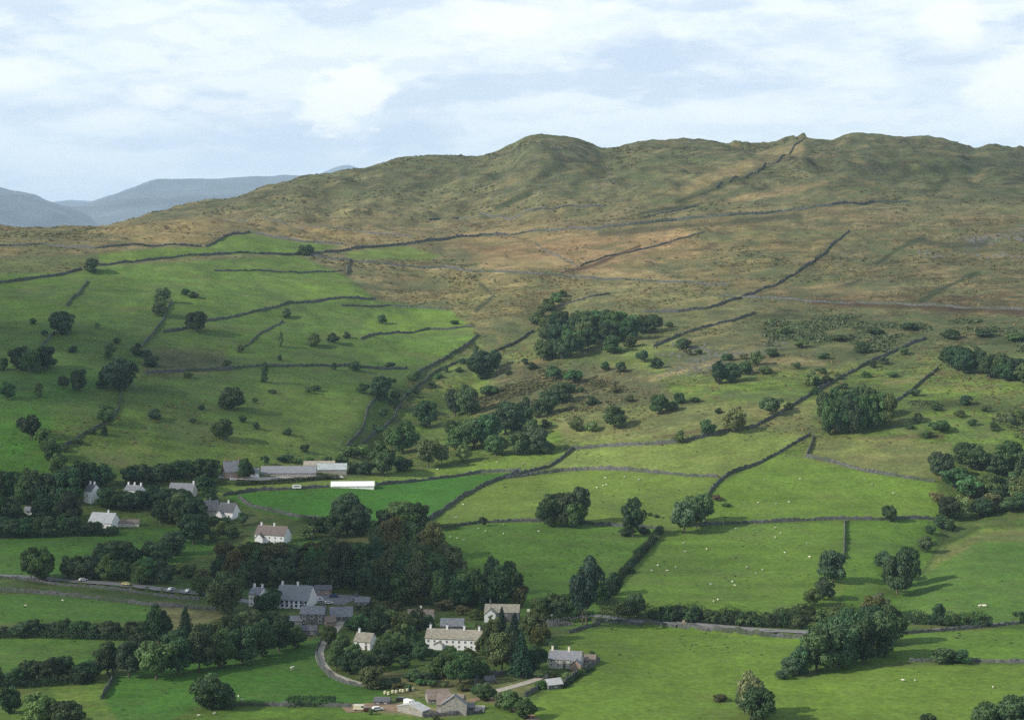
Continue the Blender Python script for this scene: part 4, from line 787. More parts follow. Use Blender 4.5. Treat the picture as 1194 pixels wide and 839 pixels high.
# rough tussocks, rushes and bracken: nobody could count them
def tufts(name, n, rough_min, vlo, vhi, size, cols, seed, patch=None):
    rs = np.random.default_rng(seed); P = []
    ok = (tint[:, :, 3] > rough_min) & (VV > vlo) & (VV < vhi) & (UU > -60) & (UU < 1260) & (YY > 700) & (YY < 2700)
    I, J = np.where(ok); w = np.clip(fbm(XX[ok], YY[ok], 45, 3, seed)+.12, 0, 1)**1.5; w *= YY[ok]; w = w*inside(UU[ok], VV[ok], patch)+1e-9 if patch else w
    w /= w.sum(); s = rs.choice(len(I), n, p=w)
    x = XX[I[s], J[s]]+rs.normal(size=n)*2; y = YY[I[s], J[s]]+rs.normal(size=n)*2; z = zfun(x, y); sz = size*(.5+rs.random(n)**2*1.6)*(y/1500)**.5
    k = 7; dd = unit(rs.normal(size=(n*k, 3))+[0, 0, .5]); dd[:, 2] = abs(dd[:, 2]); P = np.repeat(np.stack([x, y, z], -1), k, 0)+dd*np.repeat(sz, k)[:, None]*[.85, .85, .38]
    v, f = quads_from(P, unit(dd+.5*rs.normal(size=dd.shape)), np.repeat(sz, k)*.5, rs); me = np_mesh(name, v, f, [M['leaf']]); set_tone(me, np.repeat(.7+.7*rs.random(n), k))
    o = link(name, me); o.color = (*cols, 1); tag(o, kind='stuff')
tufts('bracken', 6500, .45, 300, 540, .8, (.115,.130,.050), 301)
tufts('heather', 6000, .75, 165, 330, 1.0, (.105,.112,.052), 302)
tufts('rough_grass', 2600, .12, 505, 842, .55, (.055,.085,.03), 307)
tufts('rough_grass', 8000, .4, 255, 520, .9, (.17,.145,.065), 303)
tufts('fern_scrub', 4200, .4, 360, 430, 1.6, (.055,.085,.042), 304, [(895,372),(1000,368),(1230,378),(1230,414),(1080,402),(960,424),(890,400)])
tufts('fern_scrub', 1500, .4, 400, 500, 1.2, (.100,.105,.052), 305, [(590,425),(700,440),(770,465),(690,480),(540,478)])
tufts('fern_scrub', 1200, .3, 460, 560, 1.4, (.095,.118,.052), 306, [(1050,470),(1230,455),(1230,545),(1110,518),(1040,508)])

# ------------------------------------------------------------------ buildings
def bm_obj(name, bm, m, parent=None):
    bmesh.ops.recalc_face_normals(bm, faces=bm.faces); me = bpy.data.meshes.new(name); bm.to_mesh(me); bm.free()
    for q in (m if isinstance(m, (list, tuple)) else [m]): me.materials.append(q)
    return link(name, me, parent)
def box(bm, x0, x1, y0, y1, z0, z1):
    v = [bm.verts.new(p) for p in ((x0,y0,z0),(x1,y0,z0),(x1,y1,z0),(x0,y1,z0),(x0,y0,z1),(x1,y0,z1),(x1,y1,z1),(x0,y1,z1))]
    for f in ((0,1,2,3),(4,5,6,7),(0,1,5,4),(1,2,6,5),(2,3,7,6),(3,0,4,7)): bm.faces.new([v[i] for i in f])
def prism(bm, sec, x0, x1, axis='x'):
    def P(x, s): return (x, s[0], s[1]) if axis == 'x' else (s[0], x, s[1])
    a = [bm.verts.new(P(x0, s)) for s in sec]; b = [bm.verts.new(P(x1, s)) for s in sec]; n = len(sec)
    bm.faces.new(a); bm.faces.new(b[::-1])
    for i in range(n): bm.faces.new((a[i], a[(i+1) % n], b[(i+1) % n], b[i]))
def window(root, x, y, z, w, h, face='front', m='whitepaint', name='window'):
    bm = bmesh.new(); t = .12
    def q(a0, a1, z0, z1, d0, d1):
        if face == 'front': box(bm, x+a0, x+a1, y-d1, y-d0, z0, z1)
        elif face == 'left': box(bm, x-d1, x-d0, y+a0, y+a1, z0, z1)
        else: box(bm, x+d0, x+d1, y+a0, y+a1, z0, z1)
    q(-w/2, -w/2+t, z, z+h, -.04, .08); q(w/2-t, w/2, z, z+h, -.04, .08); q(-w/2+t, w/2-t, z, z+t, -.04, .1); q(-w/2+t, w/2-t, z+h-t, z+h, -.04, .08); q(-.03, .03, z+t, z+h-t, -.02, .06)
    f = bm_obj(name, bm, M[m], root); bm = bmesh.new()
    q(-w/2+t+.005, w/2-t-.005, z+t+.005, z+h-t-.005, .005, .03); bm_obj('pane', bm, M['glass'], f); return f
def chimney(root, x, y, z, m, h=1.5, w=.8):
    bm = bmesh.new(); box(bm, x-w/2, x+w/2, y-w/2, y+w/2, z-1.2, z+h); box(bm, x-w/2-.08, x+w/2+.08, y-w/2-.08, y+w/2+.08, z+h+.003, z+h+.16); c = bm_obj('chimney', bm, M[m], root)
    for dx in (-.18, .18):
        bm = bmesh.new(); bmesh.ops.create_cone(bm, cap_ends=True, segments=8, radius1=.15, radius2=.12, depth=.5)
        bmesh.ops.translate(bm, verts=bm.verts, vec=(x+dx, y, z+h+.42)); bm_obj('chimney_pot', bm, M['brownroof'], c)
def gable_roof(bm, L, D, H, Rr, x0=0, y0=0, over=.35, t=.22, axis='x'):
    k = Rr/(D/2); e = over
    sec = [(y0-e, H-k*e+.03), (y0+D/2, H+Rr+.03), (y0+D+e, H-k*e+.03), (y0+D+e, H-k*e+t), (y0+D/2, H+Rr+t), (y0-e, H-k*e+t)]
    prism(bm, sec, x0-L/2-.25, x0+L/2+.25, axis)
def house(label, u, v, Lpx, Hpx, Rpx, D=7, rot=0, wm='stone', rm='slate', chim=(), win=(3, 2), door=True, cat='house', name='house', group='houses of the village', wing=None, gwin=True, wsize=(1.0, 1.2), chm=None, ws='whitepaint'):
    x, y, z = at(u, v); s = y/F; L, H, Rr = Lpx*s, Hpx*s, Rpx*s
    root = bpy.data.objects.new(name, None); COL.objects.link(root); tag(root, label, cat, group)
    root.location = (x, y, z-.1); root.rotation_euler = (0, 0, R(rot))
    bm = bmesh.new(); prism(bm, [(0, -2.5), (D, -2.5), (D, H), (D/2, H+Rr), (0, H)], -L/2, L/2); bm_obj('wall', bm, M[wm], root)
    bm = bmesh.new(); gable_roof(bm, L, D, H, Rr); rf = bm_obj('roof', bm, M[rm], root)
    for c in chim: chimney(root, (c-.5)*L*.94, D/2, H+Rr, chm or wm)
    nx, nyy = win; w, h = wsize
    for j in range(nyy):
        zz = .9+j*(H-.9)/nyy if nyy > 1 else min(.9, max(.4, H*.35)); hh = min(h, H/nyy-.75)
        for i in range(nx):
            xx = (i+.5-nx/2)*L/nx
            if door and j == 0 and i == nx//2: continue
            window(root, xx, 0, zz, w, max(.6, hh), m=ws)
    if gwin and nyy > 0:
        for j in range(nyy): window(root, -L/2, D/2, .9+j*(H-.9)/nyy, w, max(.6, min(h, H/nyy-.75)), 'left', m=ws)
    if door:
        xx = (nx//2+.5-nx/2)*L/max(nx, 1); bm = bmesh.new(); box(bm, xx-.5, xx+.5, -.06, .05, 0, 2.05); d = bm_obj('door', bm, M['wood'], root)
        bm = bmesh.new(); box(bm, xx+.32, xx+.40, -.12, -.062, 1.0, 1.1); bm_obj('handle', bm, M['whitepaint'], d)
    if wing:
        wx_, wL, wD, wH, wR, wwm, wrm = wing; bm = bmesh.new()        # a wing whose gable faces the front
        prism(bm, [(wx_-wL/2, -2.4), (wx_+wL/2, -2.4), (wx_+wL/2, wH), (wx_, wH+wR), (wx_-wL/2, wH)], -wD, -.003, 'y'); wg = bm_obj('wing', bm, M[wwm], root)
        bm = bmesh.new(); k = wR/(wL/2); e = .3
        prism(bm, [(wx_-wL/2-e, wH-k*e+.03), (wx_, wH+wR+.03), (wx_+wL/2+e, wH-k*e+.03), (wx_+wL/2+e, wH-k*e+.23), (wx_, wH+wR+.23), (wx_-wL/2-e, wH-k*e+.23)], -wD-.3, 1.2, 'y'); bm_obj('wing_roof', bm, M[wrm], wg)
    return root
BG = 'barns and sheds'
house('long white terrace with tan lichened roof among garden trees', 528, 757, 66, 13, 8.5, 8, -11, 'white', 'tanslate', (.03, .35, .68, .97), (9, 2), True, wing=(-6, 3.6, 1.8, 2.4, .9, 'white', 'tanslate'))
house('small grey outbuilding just behind the white terrace', 527, 735, 27, 6, 7, 6, -2, 'darkstone', 'slate', (), (3, 1), False, 'outbuilding', 'outbuilding', BG)
house('tall house with bright white gable beside a dark slated front', 585, 724, 40, 11, 7, 8, -5, 'darkstone', 'tanslate', (.12,), (4, 2), True, wing=(-5.0, 5, 3.5, 3.9, 2.2, 'white', 'tanslate'))
house('stone cottage with two cream chimneys beside the big field', 658, 779, 38, 11, 8, 6.5, -14, 'palestone', 'slate', (.05, .60), (5, 2), True, chm='cream', wing=(5.2, 4.2, 2.6, 2.6, 1.6, 'brownstone', 'slate'))
house('low brown wing with tan roof right of the two chimney cottage', 686, 775, 15, 6, 5, 5, -14, 'brownstone', 'brownroof', (), (2, 1), False, 'outbuilding', 'outbuilding', BG)
house('little pale roofed shed below the two chimney cottage', 648, 803, 18, 6, 5, 5, 24, 'darkstone', 'paleslate', (), (1, 1), False, 'shed', 'garden_shed', BG)
house('big dark stone barn with gable roof at bottom of village', 524, 832, 30, 11, 9, 9, -6, 'stone', 'brownslate' if 'brownslate' in M else 'brownroof', (), (4, 1), True, 'barn', 'stone_barn', BG, gwin=False, wsize=(.8, .8), wing=(2.0, 9, 1.5, 4.0, 3.2, 'stone', 'slate'))
house('brown roofed barn behind the big dark barn', 512, 820, 26, 6, 8, 8, 10, 'stone', 'brownroof', (), (2, 1), False, 'barn', 'stone_barn', BG, gwin=False)
house('lean to shed on right of the big dark barn', 545, 829, 14, 5, 3, 5, -6, 'darkstone', 'slate', (), (1, 1), False, 'shed', 'store_shed', BG, gwin=False)
house('pale slated barn wing left of the big dark barn', 497, 834, 14, 7, 5, 12, 52, 'stone', 'paleslate', (), (2, 1), False, 'barn', 'stone_barn', BG, gwin=False)
house('white and tan cottage half hidden beside the pale lane', 422, 757, 21, 10, 8, 7, -22, 'white', 'tanslate', (.1,), (2, 2), True)
house('large inn with long grey roof and white front', 340, 709, 40, 10, 14, 14, -12, 'white', 'slate', (.05, .55), (7, 2), True, wsize=(1.2, 1.2), ws='blue')
house('white annexe with paired chimneys at left end of the inn', 296, 707, 14, 15, 6, 8, -24, 'white', 'slate', (.1, .9), (2, 2), True)
house('dark slate house with five white windows below the inn', 364, 728, 28, 13, 7, 8, -3, 'darkstone', 'slate', (.02, .98), (3, 2), True, wsize=(1.4, 1.6))
house('grey roofed house right of the five window house', 398, 724, 26, 6, 9, 8, 6, 'darkstone', 'slate', (.5,), (3, 1), False)
house('small brownish outhouse beside the grey roofed house', 386, 730, 12, 6, 5, 5, 15, 'brownstone', 'brownroof', (), (1, 1), False, 'outbuilding', 'outbuilding', BG)
house('low stone byre on left of the five window house', 340, 728, 24, 5, 4, 5, -2, 'stone', 'slate', (), (2, 1), False, 'outbuilding', 'outbuilding', BG)
house('low ruined looking byre below the five window house', 352, 741, 34, 7, 4, 5, -4, 'darkstone', 'darkslate', (), (3, 1), True, 'outbuilding', 'outbuilding', BG)
house('dark garage by the car park under the wood', 376, 693, 20, 6, 4, 6, -2, 'brownstone', 'darkslate', (), (2, 1), False, 'garage', 'garage', BG)
house('pale bluish gabled cottage with brownish roof behind terrace', 490, 726, 30, 7, 7, 7, -2, 'white', 'brownroof', (.5,), (3, 1), True)
house('small grey stone house under edge of central wood', 422, 706, 17, 5, 4, 6, -4, 'darkstone', 'slate', (.03,), (2, 1), False)
house('tall narrow white house in far left wood', 102, 586, 12, 14, 7, 8, -34, 'white', 'darkslate', (.2, .8), (1, 2), False, chm='white')
house('white house with two chimneys at edge of left wood', 153, 579, 20, 8, 5, 7, -24, 'white', 'slate', (.05, .5, .98), (3, 1), True, chm='white')
house('wide pale roofed bungalow by the left meadow', 116, 616, 30, 7, 10, 11, -16, 'white', 'paleslate', (.7,), (3, 1), False, chm='white')
house('low grey shed right of wide pale roofed bungalow', 149, 614, 26, 5, 3, 5, 6, 'palestone', 'brownroof', (), (2, 1), False, 'shed', 'outbuilding', BG)
house('tiny white cottage deep in far left wood', 33, 600, 9, 5, 4, 5, 6, 'white', 'slate', (), (1, 1), False)
house('brownish farmhouse with steep roof left of long shed', 273, 558, 22, 9, 11, 8, 24, 'brownstone', 'slate', (.1, .9), (2, 2), True)
house('long low grey farm shed above green pasture', 336, 556, 64, 5, 6.5, 12, 2, 'stone', 'slate', (), (5, 1), False, 'farm shed', 'farm_shed', BG, gwin=False)
house('pale sheeted end shed joined to the long farm shed', 387, 552, 34, 5, 6, 9, 3, 'stone', 'tin', (), (2, 1), False, 'farm shed', 'farm_shed', BG, gwin=False)
house('small farm building with pale gable right of farmhouse', 297, 556, 10, 5, 5, 6, 10, 'white', 'slate', (), (1, 1), False, 'outbuilding', 'outbuilding', BG)
house('upper farm shed with tan roof behind long shed', 372, 546, 36, 4, 4, 8, 3, 'brownstone', 'tanslate', (), (2, 1), False, 'farm shed', 'farm_shed', BG, gwin=False)
house('gleaming white roofed shed on wall of vivid green field', 411, 569, 50, 2.8, 4.2, 8, 3, 'white', 'whitetin', (), (4, 1), False, 'shed', 'poultry_shed', BG, gwin=False, wsize=(.8, .5))
house('grey roofed cottages in trees below left farm pasture', 210, 579, 30, 6, 9, 8, -14, 'palestone', 'slate', (.98,), (3, 1), False, chm='white')
house('white gabled house with dark roofs under vivid green field', 262, 604, 22, 8, 9, 8, -26, 'white', 'darkslate', (.5,), (2, 1), True, wing=(-2.4, 4, 2.5, 2.8, 2.0, 'white', 'slate'))
house('dark stone house left of the white gabled house', 246, 602, 18, 8, 10, 8, 14, 'stone', 'darkslate', (.5,), (2, 1), False)
house('rambling white house with brown roof on village lawn', 314, 634, 38, 11, 9, 9, -20, 'white', 'brownroof', (.08, .55), (5, 2), True, chm='white', wing=(-5, 4.4, 2.6, 3.6, 2.2, 'white', 'brownroof'))
house('small stone hut on right of ruined garden walls', 572, 797, 12, 5, 3, 4, 20, 'darkstone', 'darkslate', (), (0, 0), True, 'hut', 'stone_hut', BG)
house('low dark store shed left of farmyard van', 445, 821, 18, 4, 3, 5, -4, 'darkslate', 'darkslate', (), (2, 1), False, 'shed', 'store_shed', BG, gwin=False)

# caravan, cars and vans
def wheel(root, x, y, r=.32):
    bm = bmesh.new(); bmesh.ops.create_cone(bm, cap_ends=True, segments=14, radius1=r, radius2=r, depth=.2); bmesh.ops.rotate(bm, verts=bm.verts, matrix=__import__('mathutils').Matrix.Rotation(math.pi/2, 3, 'X')); bmesh.ops.translate(bm, verts=bm.verts, vec=(x, y, r)); return bm_obj('wheel', bm, M['tyre'], root)
def vehicle(name, prof, glass, wb, width):
    root = bpy.data.objects.new(name, None); COL.objects.link(root); bm = bmesh.new(); prism(bm, prof, -width/2, width/2, 'y'); bmesh.ops.bevel(bm, geom=bm.edges[:], offset=.06, segments=2, affect='EDGES'); b = bm_obj('body', bm, M['paint'], root)
    for sgn in (-1, 1):
        bm = bmesh.new(); prism(bm, glass, sgn*width/2, sgn*(width/2+.015), 'y'); bm_obj('window', bm, M['glass'], root)
        for x in wb: wheel(root, x, sgn*(width/2-.08))
    return root
CARP = [(-2.1,.3),(2.1,.3),(2.15,.75),(1.2,.92),(.6,1.42),(-1.3,1.45),(-2.0,.95),(-2.15,.7)]; CARG = [(-1.55,.98),(1.0,.95),(.55,1.35),(-1.25,1.38)]
VANP = [(-2.5,.35),(2.5,.35),(2.55,1.0),(1.9,1.25),(1.4,2.05),(-2.45,2.1),(-2.55,.6)]; VANG = [(.5,1.25),(1.7,1.22),(1.35,1.85),(.5,1.88)]
CVP = [(-2.6,.45),(2.5,.45),(2.75,1.2),(2.4,2.4),(-2.3,2.45),(-2.75,1.5)]; CVG = [(-1.6,1.4),(1.6,1.4),(1.6,2.0),(-1.6,2.0)]
PROTO = dict(car=vehicle('parked_car', CARP, CARG, (-1.35, 1.35), 1.72), van=vehicle('parked_van', VANP, VANG, (-1.6, 1.6), 1.95), caravan=vehicle('caravan', CVP, CVG, (0,), 2.2))
used = set()
def place(kind, u, v, rot, col, label, scale=1.0):
    p = PROTO[kind]
    if kind in used:
        r = p.copy(); COL.objects.link(r)
        for ch in p.children: c = ch.copy(); COL.objects.link(c); c.parent = r
    else: r = p; used.add(kind)
    x, y, z = at(u, v); r.location = (x, y, z+.13); r.rotation_euler = (0, 0, R(rot)); r.scale = (scale,)*3
    for ch in r.children: ch.color = (*col, 1)
    tag(r, label, kind, 'vehicles parked round the village')
Wc = (.8, .8, .8)
place('car', 97, 677, 30, Wc, 'silvery white car highest up the left road'); place('car', 147, 682, -20, (.75,.68,.3), 'yellowish car midway along the left road')
place('car', 200, 688, 60, Wc, 'white car, leftmost of the three below roadside trees'); place('car', 219, 690, 80, Wc, 'white car in middle of three below roadside trees')
place('van', 233, 692, 70, Wc, 'white van at tree end of the left road', .8); place('van', 371, 701, -4, Wc, 'white van parked lowest in the car park right of inn')
place('car', 383, 704, 20, Wc, 'white car just right of the lowest car park van'); place('van', 380, 690, -3, (.7,.7,.72), 'long pale van at top of car park under the wood')
place('car', 389, 696, 0, (.05,.06,.2), 'dark blue car in car park under the wood'); place('car', 372, 690, 40, (.6,.6,.6), 'small grey car beside the long pale van')
place('van', 478, 822, -40, Wc, 'white van parked against the pale slated barn'); place('car', 440, 828, 20, Wc, 'white car alone on the farmyard edge')
place('van', 420, 828, -3, (.62,.58,.45), 'cream box van at left end of farmyard'); place('car', 468, 817, -10, (.02,.02,.02), 'black car in shadow behind the white farm van')
place('caravan', 346, 570, 8, Wc, 'white caravan on wall of pasture below long shed'); place('car', 272, 560, 10, (.7,.7,.72), 'pale car in front of brownish farmhouse')
place('car', 655, 714, 0, Wc, 'white car on the road left of tall pine', .8); place('car', 640, 797, 15, (.7,.7,.7), 'silver car beside little shed under stone cottage')
place('car', 430, 829, 0, (.10,.03,.02), 'dark red car beside cream box van'); place('car', 350, 702, 0, (.03,.04,.12), 'dark car hidden in front of inn corner')
# bales in a row, gate posts
bm = bmesh.new(); bmesh.ops.create_cone(bm, cap_ends=True, segments=14, radius1=.75, radius2=.75, depth=1.5); bmesh.ops.bevel(bm, geom=[e for e in bm.edges], offset=.1, segments=2, affect='EDGES')
bale = bm_obj('straw_bale', bm, M['bale'])
for i, (u, v) in enumerate([(449,813),(453,814),(458,812),(462,812),(467,811),(470,811),(475,810),(481,809)]):
    b = bale if i == 0 else bale.copy()
    if i: COL.objects.link(b)
    x, y, z = at(u, v-4); b.location = (x, y, z+.75); b.rotation_euler = (0, 0, i); b.scale = (.75,)*3; enlist(('pale yellow bale in row behind the farmyard', 'bale', 'row of straw bales'), b, u)
def post(label, u, v, h, w, m, name='gatepost', cat='gatepost'):
    x, y, z = at(u, v); bm = bmesh.new(); box(bm, -w/2, w/2, -w/2, w/2, -.4, h); prism(bm, [(-w/2-.05, h+.003), (w/2+.05, h+.003), (0, h+.35)], -w/2-.05, w/2+.05); o = bm_obj(name, bm, M[m]); o.location = (x, y, z); tag(o, label, cat, 'stone gateposts')
post('pale gatepost by road right of white gabled house', 616, 719, 3.2, 1.1, 'cream'); post('squat white gatepost on roadside bank', 643, 720, 1.3, .8, 'white'); post('reddish gatepost on right hand road wall', 797, 730, 2.4, 1.0, 'brownstone')

# ------------------------------------------------------------------ sheep
def sheep_mesh(name, ma, mb):
    bm = bmesh.new()
    def blob(c, r, mi, sub=2):
        k = len(bm.faces); ret = bmesh.ops.create_icosphere(bm, subdivisions=sub, radius=1); bmesh.ops.scale(bm, verts=ret['verts'], vec=r); bmesh.ops.translate(bm, verts=ret['verts'], vec=c); bm.faces.ensure_lookup_table()
        for f in bm.faces[k:]: f.material_index = mi; f.smooth = True
    blob((0,0,.62), (.58,.30,.30), 0); blob((-.35,0,.64), (.28,.27,.27), 0); blob((.42,0,.70), (.24,.20,.22), 0); blob((.72,0,.66), (.19,.10,.11), 1)
    blob((.66,.12,.74), (.03,.09,.04), 1, 1); blob((.66,-.12,.74), (.03,.09,.04), 1, 1); blob((-.62,0,.60), (.06,.06,.14), 0, 1)
    for sx in (-.36, .34):
        for sy in (-.14, .14): blob((sx, sy, .2), (.055,.055,.22), 1, 1)
    me = bpy.data.meshes.new(name); bm.to_mesh(me); bm.free(); me.materials.append(ma); me.materials.append(mb); return me
SM = sheep_mesh('sheep', M['fleece'], M['sheepface']); BS = sheep_mesh('black_sheep', M['blackwool'], M['blackwool'])
def flock(what, pts, me=SM, sc_=1.0):
    for u, v in pts:
        o = link('sheep', me); x, y, z = at(u, v); o.location = (x, y, z); o.rotation_euler = (0, 0, random.uniform(0, 6.28)); o.scale = (sc_*random.uniform(.9, 1.15),)*3
        enlist((what, 'sheep', 'sheep grazing in the fields'), o, u)
flock('white sheep grazing in field above lone clump', [(706,558),(728,557),(745,560),(703,567),(707,566),(696,569),(540,589),(532,604)])
flock('white sheep grazing below low wall left of clump', [(558,617),(566,620),(587,612),(587,623),(628,620),(541,630),(525,627),(533,628)])
flock('white sheep in upper half of biggest sheep field', [(858,617),(904,616),(910,622),(904,627),(797,634),(799,644),(824,641),(941,634),(915,645),(944,650)])
flock('white sheep in lower half of biggest sheep field', [(788,662),(778,666),(760,666),(767,660),(871,662),(889,665),(882,669),(854,679),(857,683),(829,682),(837,700),(832,702)])
flock('black sheep alone in biggest sheep field', [(858,651)], BS)
flock('white sheep in right field under crooked wall', [(933,559),(905,588),(884,587),(920,586),(891,560),(1008,559),(1042,576),(1017,565)])
flock('white sheep in bottom right field', [(1053,794),(1067,794),(1158,802)]); flock('white sheep of close pair in far right field', [(1143,708),(1148,708)], SM, 1.6)
flock('white sheep in strip above vivid green field', [(580,539),(610,541),(510,548)])
flock('white sheep in fields beside bottom left meadow bush', [(278,813),(282,817),(232,835),(250,833)]); flock('white sheep alone in bottom green meadow', [(341,781)], SM, 1.9)
flock('white sheep in field below left road', [(73,701),(30,707)])
label_clusters()

# ------------------------------------------------------------------ broken cloud drifting between the sun and the valley
EL, AZ = 31.0, 248.0
dirv = Vector((math.sin(R(AZ))*math.cos(R(EL)), math.cos(R(AZ))*math.cos(R(EL)), math.sin(R(EL))))
def _cl(nt, b, N, L):
    b.inputs['Base Color'].default_value = (.9, .9, .9, 1); b.inputs['Roughness'].default_value = 1; b.inputs['Specular IOR Level'].default_value = 0; b.inputs['Alpha'].default_value = .034
M['cloud'] = mat('cloud', _cl)
def cloud(areas, seed, alt, n, rmin, rmax):
    rs = np.random.default_rng(seed); bm = bmesh.new(); bmesh.ops.create_icosphere(bm, subdivisions=3, radius=1); bv = np.array([v.co[:] for v in bm.verts]); bf = np.array([[v.index for v in f.verts] for f in bm.faces]); bm.free()
    V, Fc, k = [], [], 0; pts = []
    for poly, share in areas:
        w = [at(u, v)[:2] for u, v in poly]; xs = [p[0] for p in w]; ys = [p[1] for p in w]; q = []
        while len(q) < int(n*share):
            p = np.array([rs.uniform(min(xs), max(xs)), rs.uniform(min(ys), max(ys))])
            if inside(p[:1], p[1:], w)[0]: q.append(p)
        pts += q
    for p in pts:
        r = rs.uniform(rmin, rmax); a = (alt+rs.uniform(0, 260)); t = a/dirv.z; c = np.array([p[0], p[1], -120])+np.array(dirv)*t
        nrm = bv*(1+.35*fbm(bv[:, 0]*5+k, bv[:, 1]*5+bv[:, 2]*3, 2.5, 3, k % 97))[:, None]
        V.append(nrm*[r, r, r*.6]+c); Fc.append(bf+k*len(bv)); k += 1
    tag(link('cloud', np_mesh('cloud', np.concatenate(V), np.concatenate(Fc), [M['cloud']], True)), kind='structure')
cloud([([(-200,300),(60,318),(240,345),(330,385),(400,420),(360,480),(250,520),(120,540),(-200,545)], .64), ([(-150,560),(120,560),(240,600),(260,650),(400,660),(430,690),(330,720),(250,780),(150,830),(-150,839)], .36)], 401, 1500, 115, 60, 115)
# ------------------------------------------------------------------ haze
def haze():
    x0, x1, y0, y1, z1 = -33000, 33000, -400, 40000, 1150
    bm = bmesh.new(); box(bm, x0, x1, y0, y1, -200, z1); m = bpy.data.materials.new('haze'); m.use_nodes = True; nt = m.node_tree; nt.nodes.remove(nt.nodes['Principled BSDF'])
    pv = nt.nodes.new('ShaderNodeVolumePrincipled'); pv.inputs['Color'].default_value = (.58,.78,1.0,1); pv.inputs['Density'].default_value = HAZE; pv.inputs['Anisotropy'].default_value = 0
    nt.links.new(pv.outputs[0], nt.nodes['Material Output'].inputs['Volume']); tag(bm_obj('haze', bm, m), kind='stuff')
HAZE = 3.0e-5
haze()

# ------------------------------------------------------------------ sky and sun
sun = bpy.data.lights.new('sun', 'SUN'); sun.energy = 5.0; sun.angle = R(.53); sun.color = (1, .93, .80); so = bpy.data.objects.new('sun', sun); COL.objects.link(so)
so.rotation_euler = dirv.to_track_quat('Z', 'Y').to_euler(); so.location = (-300, 500, 300)
w = bpy.data.worlds.new('World'); sc.world = w; w.use_nodes = True; nt = w.node_tree; N, L = nt.nodes, nt.links
st = N.new('ShaderNodeTexSky'); st.sky_type = 'NISHITA'; st.sun_disc = False; st.sun_elevation = R(EL); st.sun_rotation = R(AZ); st.altitude = 350; st.air_density = 1.0; st.dust_density = 1.2
bg = N['Background']; bg.inputs[1].default_value = .1
tc = N.new('ShaderNodeTexCoord'); sx = N.new('ShaderNodeSeparateXYZ'); L.new(tc.outputs['Generated'], sx.inputs[0])
az = math_(nt, 'ARCTAN2', sx.outputs[0], sx.outputs[1]); el = math_(nt, 'ARCSINE', sx.outputs[2])
cv = N.new('ShaderNodeCombineXYZ'); L.new(math_(nt, 'MULTIPLY', az, 11.0), cv.inputs[0]); L.new(math_(nt, 'MULTIPLY', el, 34.0), cv.inputs[1])
c1 = noise(nt, 1.0, 6, cv.outputs[0], .55)
cv2 = N.new('ShaderNodeCombineXYZ'); L.new(math_(nt, 'ADD', math_(nt, 'MULTIPLY', az, 5.0), 7.3), cv2.inputs[0]); L.new(math_(nt, 'MULTIPLY', el, 22.0), cv2.inputs[1])
c2 = noise(nt, 1.0, 5, cv2.outputs[0], .5)
def puff(u, v, ru, rv, hard=1.0):            # one cloud in the sky, given by its bearing and height
    a0 = math.atan((u-CX)/F); e0 = math.atan((V0-v)/F); wz = math_(nt, 'MULTIPLY', math_(nt, 'SUBTRACT', c1, .5), .9)
    dx = math_(nt, 'DIVIDE', math_(nt, 'SUBTRACT', az, a0), ru/F); dy = math_(nt, 'DIVIDE', math_(nt, 'SUBTRACT', el, e0), rv/F)
    d = math_(nt, 'SQRT', math_(nt, 'ADD', math_(nt, 'MULTIPLY', dx, dx), math_(nt, 'MULTIPLY', dy, dy)))
    return remap(nt, math_(nt, 'ADD', d, wz), 1.0, .25/hard, 0, 1)
def skynoise(ka, ke, da=0.0, de=0.0, det=7, ro=.55):
    cv = N.new('ShaderNodeCombineXYZ'); L.new(math_(nt, 'MULTIPLY', math_(nt, 'ADD', az, da), ka), cv.inputs[0]); L.new(math_(nt, 'MULTIPLY', math_(nt, 'ADD', el, de), ke), cv.inputs[1])
    return noise(nt, 1.0, det, cv.outputs[0], ro)
white = (8.5, 9.0, 9.3); grey = (5.7, 6.7, 8.0); c3 = skynoise(26, 60, 3.1, 0, 8, .62)
def puff(u, v, ru, rv, hard=1.0):            # one cloud in the sky, given by its bearing and height
    a0 = math.atan((u-CX)/F); e0 = math.atan((V0-v)/F)
    wz = math_(nt, 'ADD', math_(nt, 'MULTIPLY', math_(nt, 'SUBTRACT', c1, .5), 1.6), math_(nt, 'MULTIPLY', math_(nt, 'SUBTRACT', c3, .5), 2.6))
    dx = math_(nt, 'DIVIDE', math_(nt, 'SUBTRACT', az, a0), ru/F); dy = math_(nt, 'DIVIDE', math_(nt, 'SUBTRACT', el, e0), rv/F)
    d = math_(nt, 'SQRT', math_(nt, 'ADD', math_(nt, 'MULTIPLY', dx, dx), math_(nt, 'MULTIPLY', dy, dy)))
    return remap(nt, math_(nt, 'ADD', d, wz), 1.0, 1-.8/hard, 0, 1)
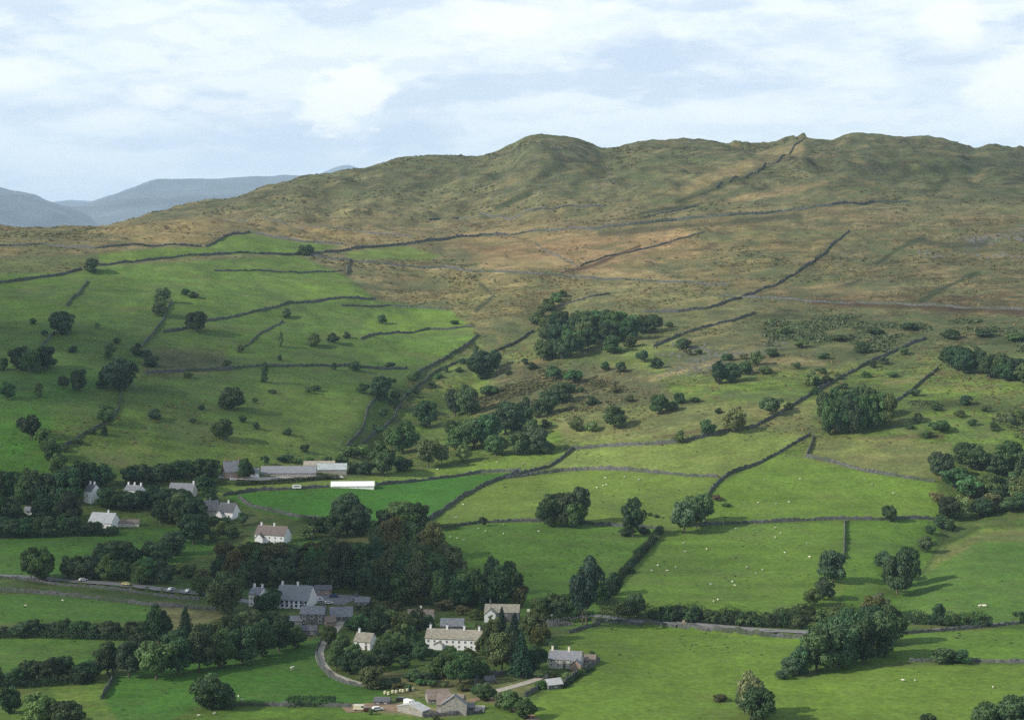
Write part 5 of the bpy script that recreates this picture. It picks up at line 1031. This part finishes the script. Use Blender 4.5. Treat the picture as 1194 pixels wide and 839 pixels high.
# broken layers: dense cloud with bright upper edges and grey undersides over a pale blue gap
dA = skynoise(7, 24, 1.7, .4, 8, .52); dB = skynoise(7, 24, 1.7, .415, 8, .52); dC = skynoise(20, 62, 5.2, .9, 8, .6); dD = skynoise(20, 62, 5.2, .905, 8, .6)
cl = mixc(nt, remap(nt, dA, .36, .54, 0, 1), (7.5, 8.4, 9.0), white)
cl = mixc(nt, remap(nt, math_(nt, 'SUBTRACT', dB, dA), .01, .08, 0, .8), cl, grey)
cl = mixc(nt, math_(nt, 'MULTIPLY', remap(nt, dC, .50, .60, 0, 1), .55), cl, (8.9, 9.2, 9.4))
cl = mixc(nt, math_(nt, 'MULTIPLY', remap(nt, math_(nt, 'SUBTRACT', dD, dC), .0, .10, 0, 1), .45), cl, (6.6, 7.4, 8.4))
cl = mixc(nt, remap(nt, el, .0, .055, .6, 0), cl, (8.2, 8.9, 9.3))
for p, a in (((60,132,105,30),.8), ((478,152,64,46),.85), ((350,165,90,20),.6), ((330,185,130,24),.45), ((760,72,130,38),1.0), ((860,60,80,30),.7), ((560,95,60,16),.6), ((600,82,90,20),.5), ((1090,90,60,60),.4), ((930,45,80,30),.45), ((220,160,100,16),.5), ((880,100,90,18),.4)):
    cl = mixc(nt, math_(nt, 'MULTIPLY', puff(*p), a), cl, grey)
for p, a in (((396,112,60,40,2.6),1.0), ((372,126,40,22,2.2),.9), ((425,120,36,26,2.2),.8), ((20,92,60,26,1.5),.7), ((175,112,32,18,1.4),.7), ((120,142,70,16,1.2),.5), ((600,20,130,40,1.2),.7), ((1180,105,56,42,1.4),.8), ((1110,40,38,28,1.4),.7), ((850,128,140,24),.5), ((100,195,120,30),.4), ((300,130,60,20),.5)):
    cl = mixc(nt, math_(nt, 'MULTIPLY', puff(*p), a), cl, (9.9, 9.9, 9.7))
# the cloud deck thins out overhead and lets the blue sky through
high = remap(nt, el, .14, .5, 1, .38)
sky = mixc(nt, high, st.outputs[0], cl)
L.new(sky, bg.inputs[0])

# ------------------------------------------------------------------ render settings
sc.render.engine = 'CYCLES'; sc.cycles.use_denoising = False
sc.cycles.max_bounces = 4; sc.cycles.diffuse_bounces = 2; sc.cycles.volume_bounces = 2; sc.cycles.transmission_bounces = 2; sc.cycles.transparent_max_bounces = 32
sc.view_settings.view_transform = 'Standard'; sc.view_settings.look = 'None'; sc.view_settings.exposure = .28; sc.view_settings.gamma = 1; sc.view_settings.use_curve_mapping = False
print('TREES', tcount[0])
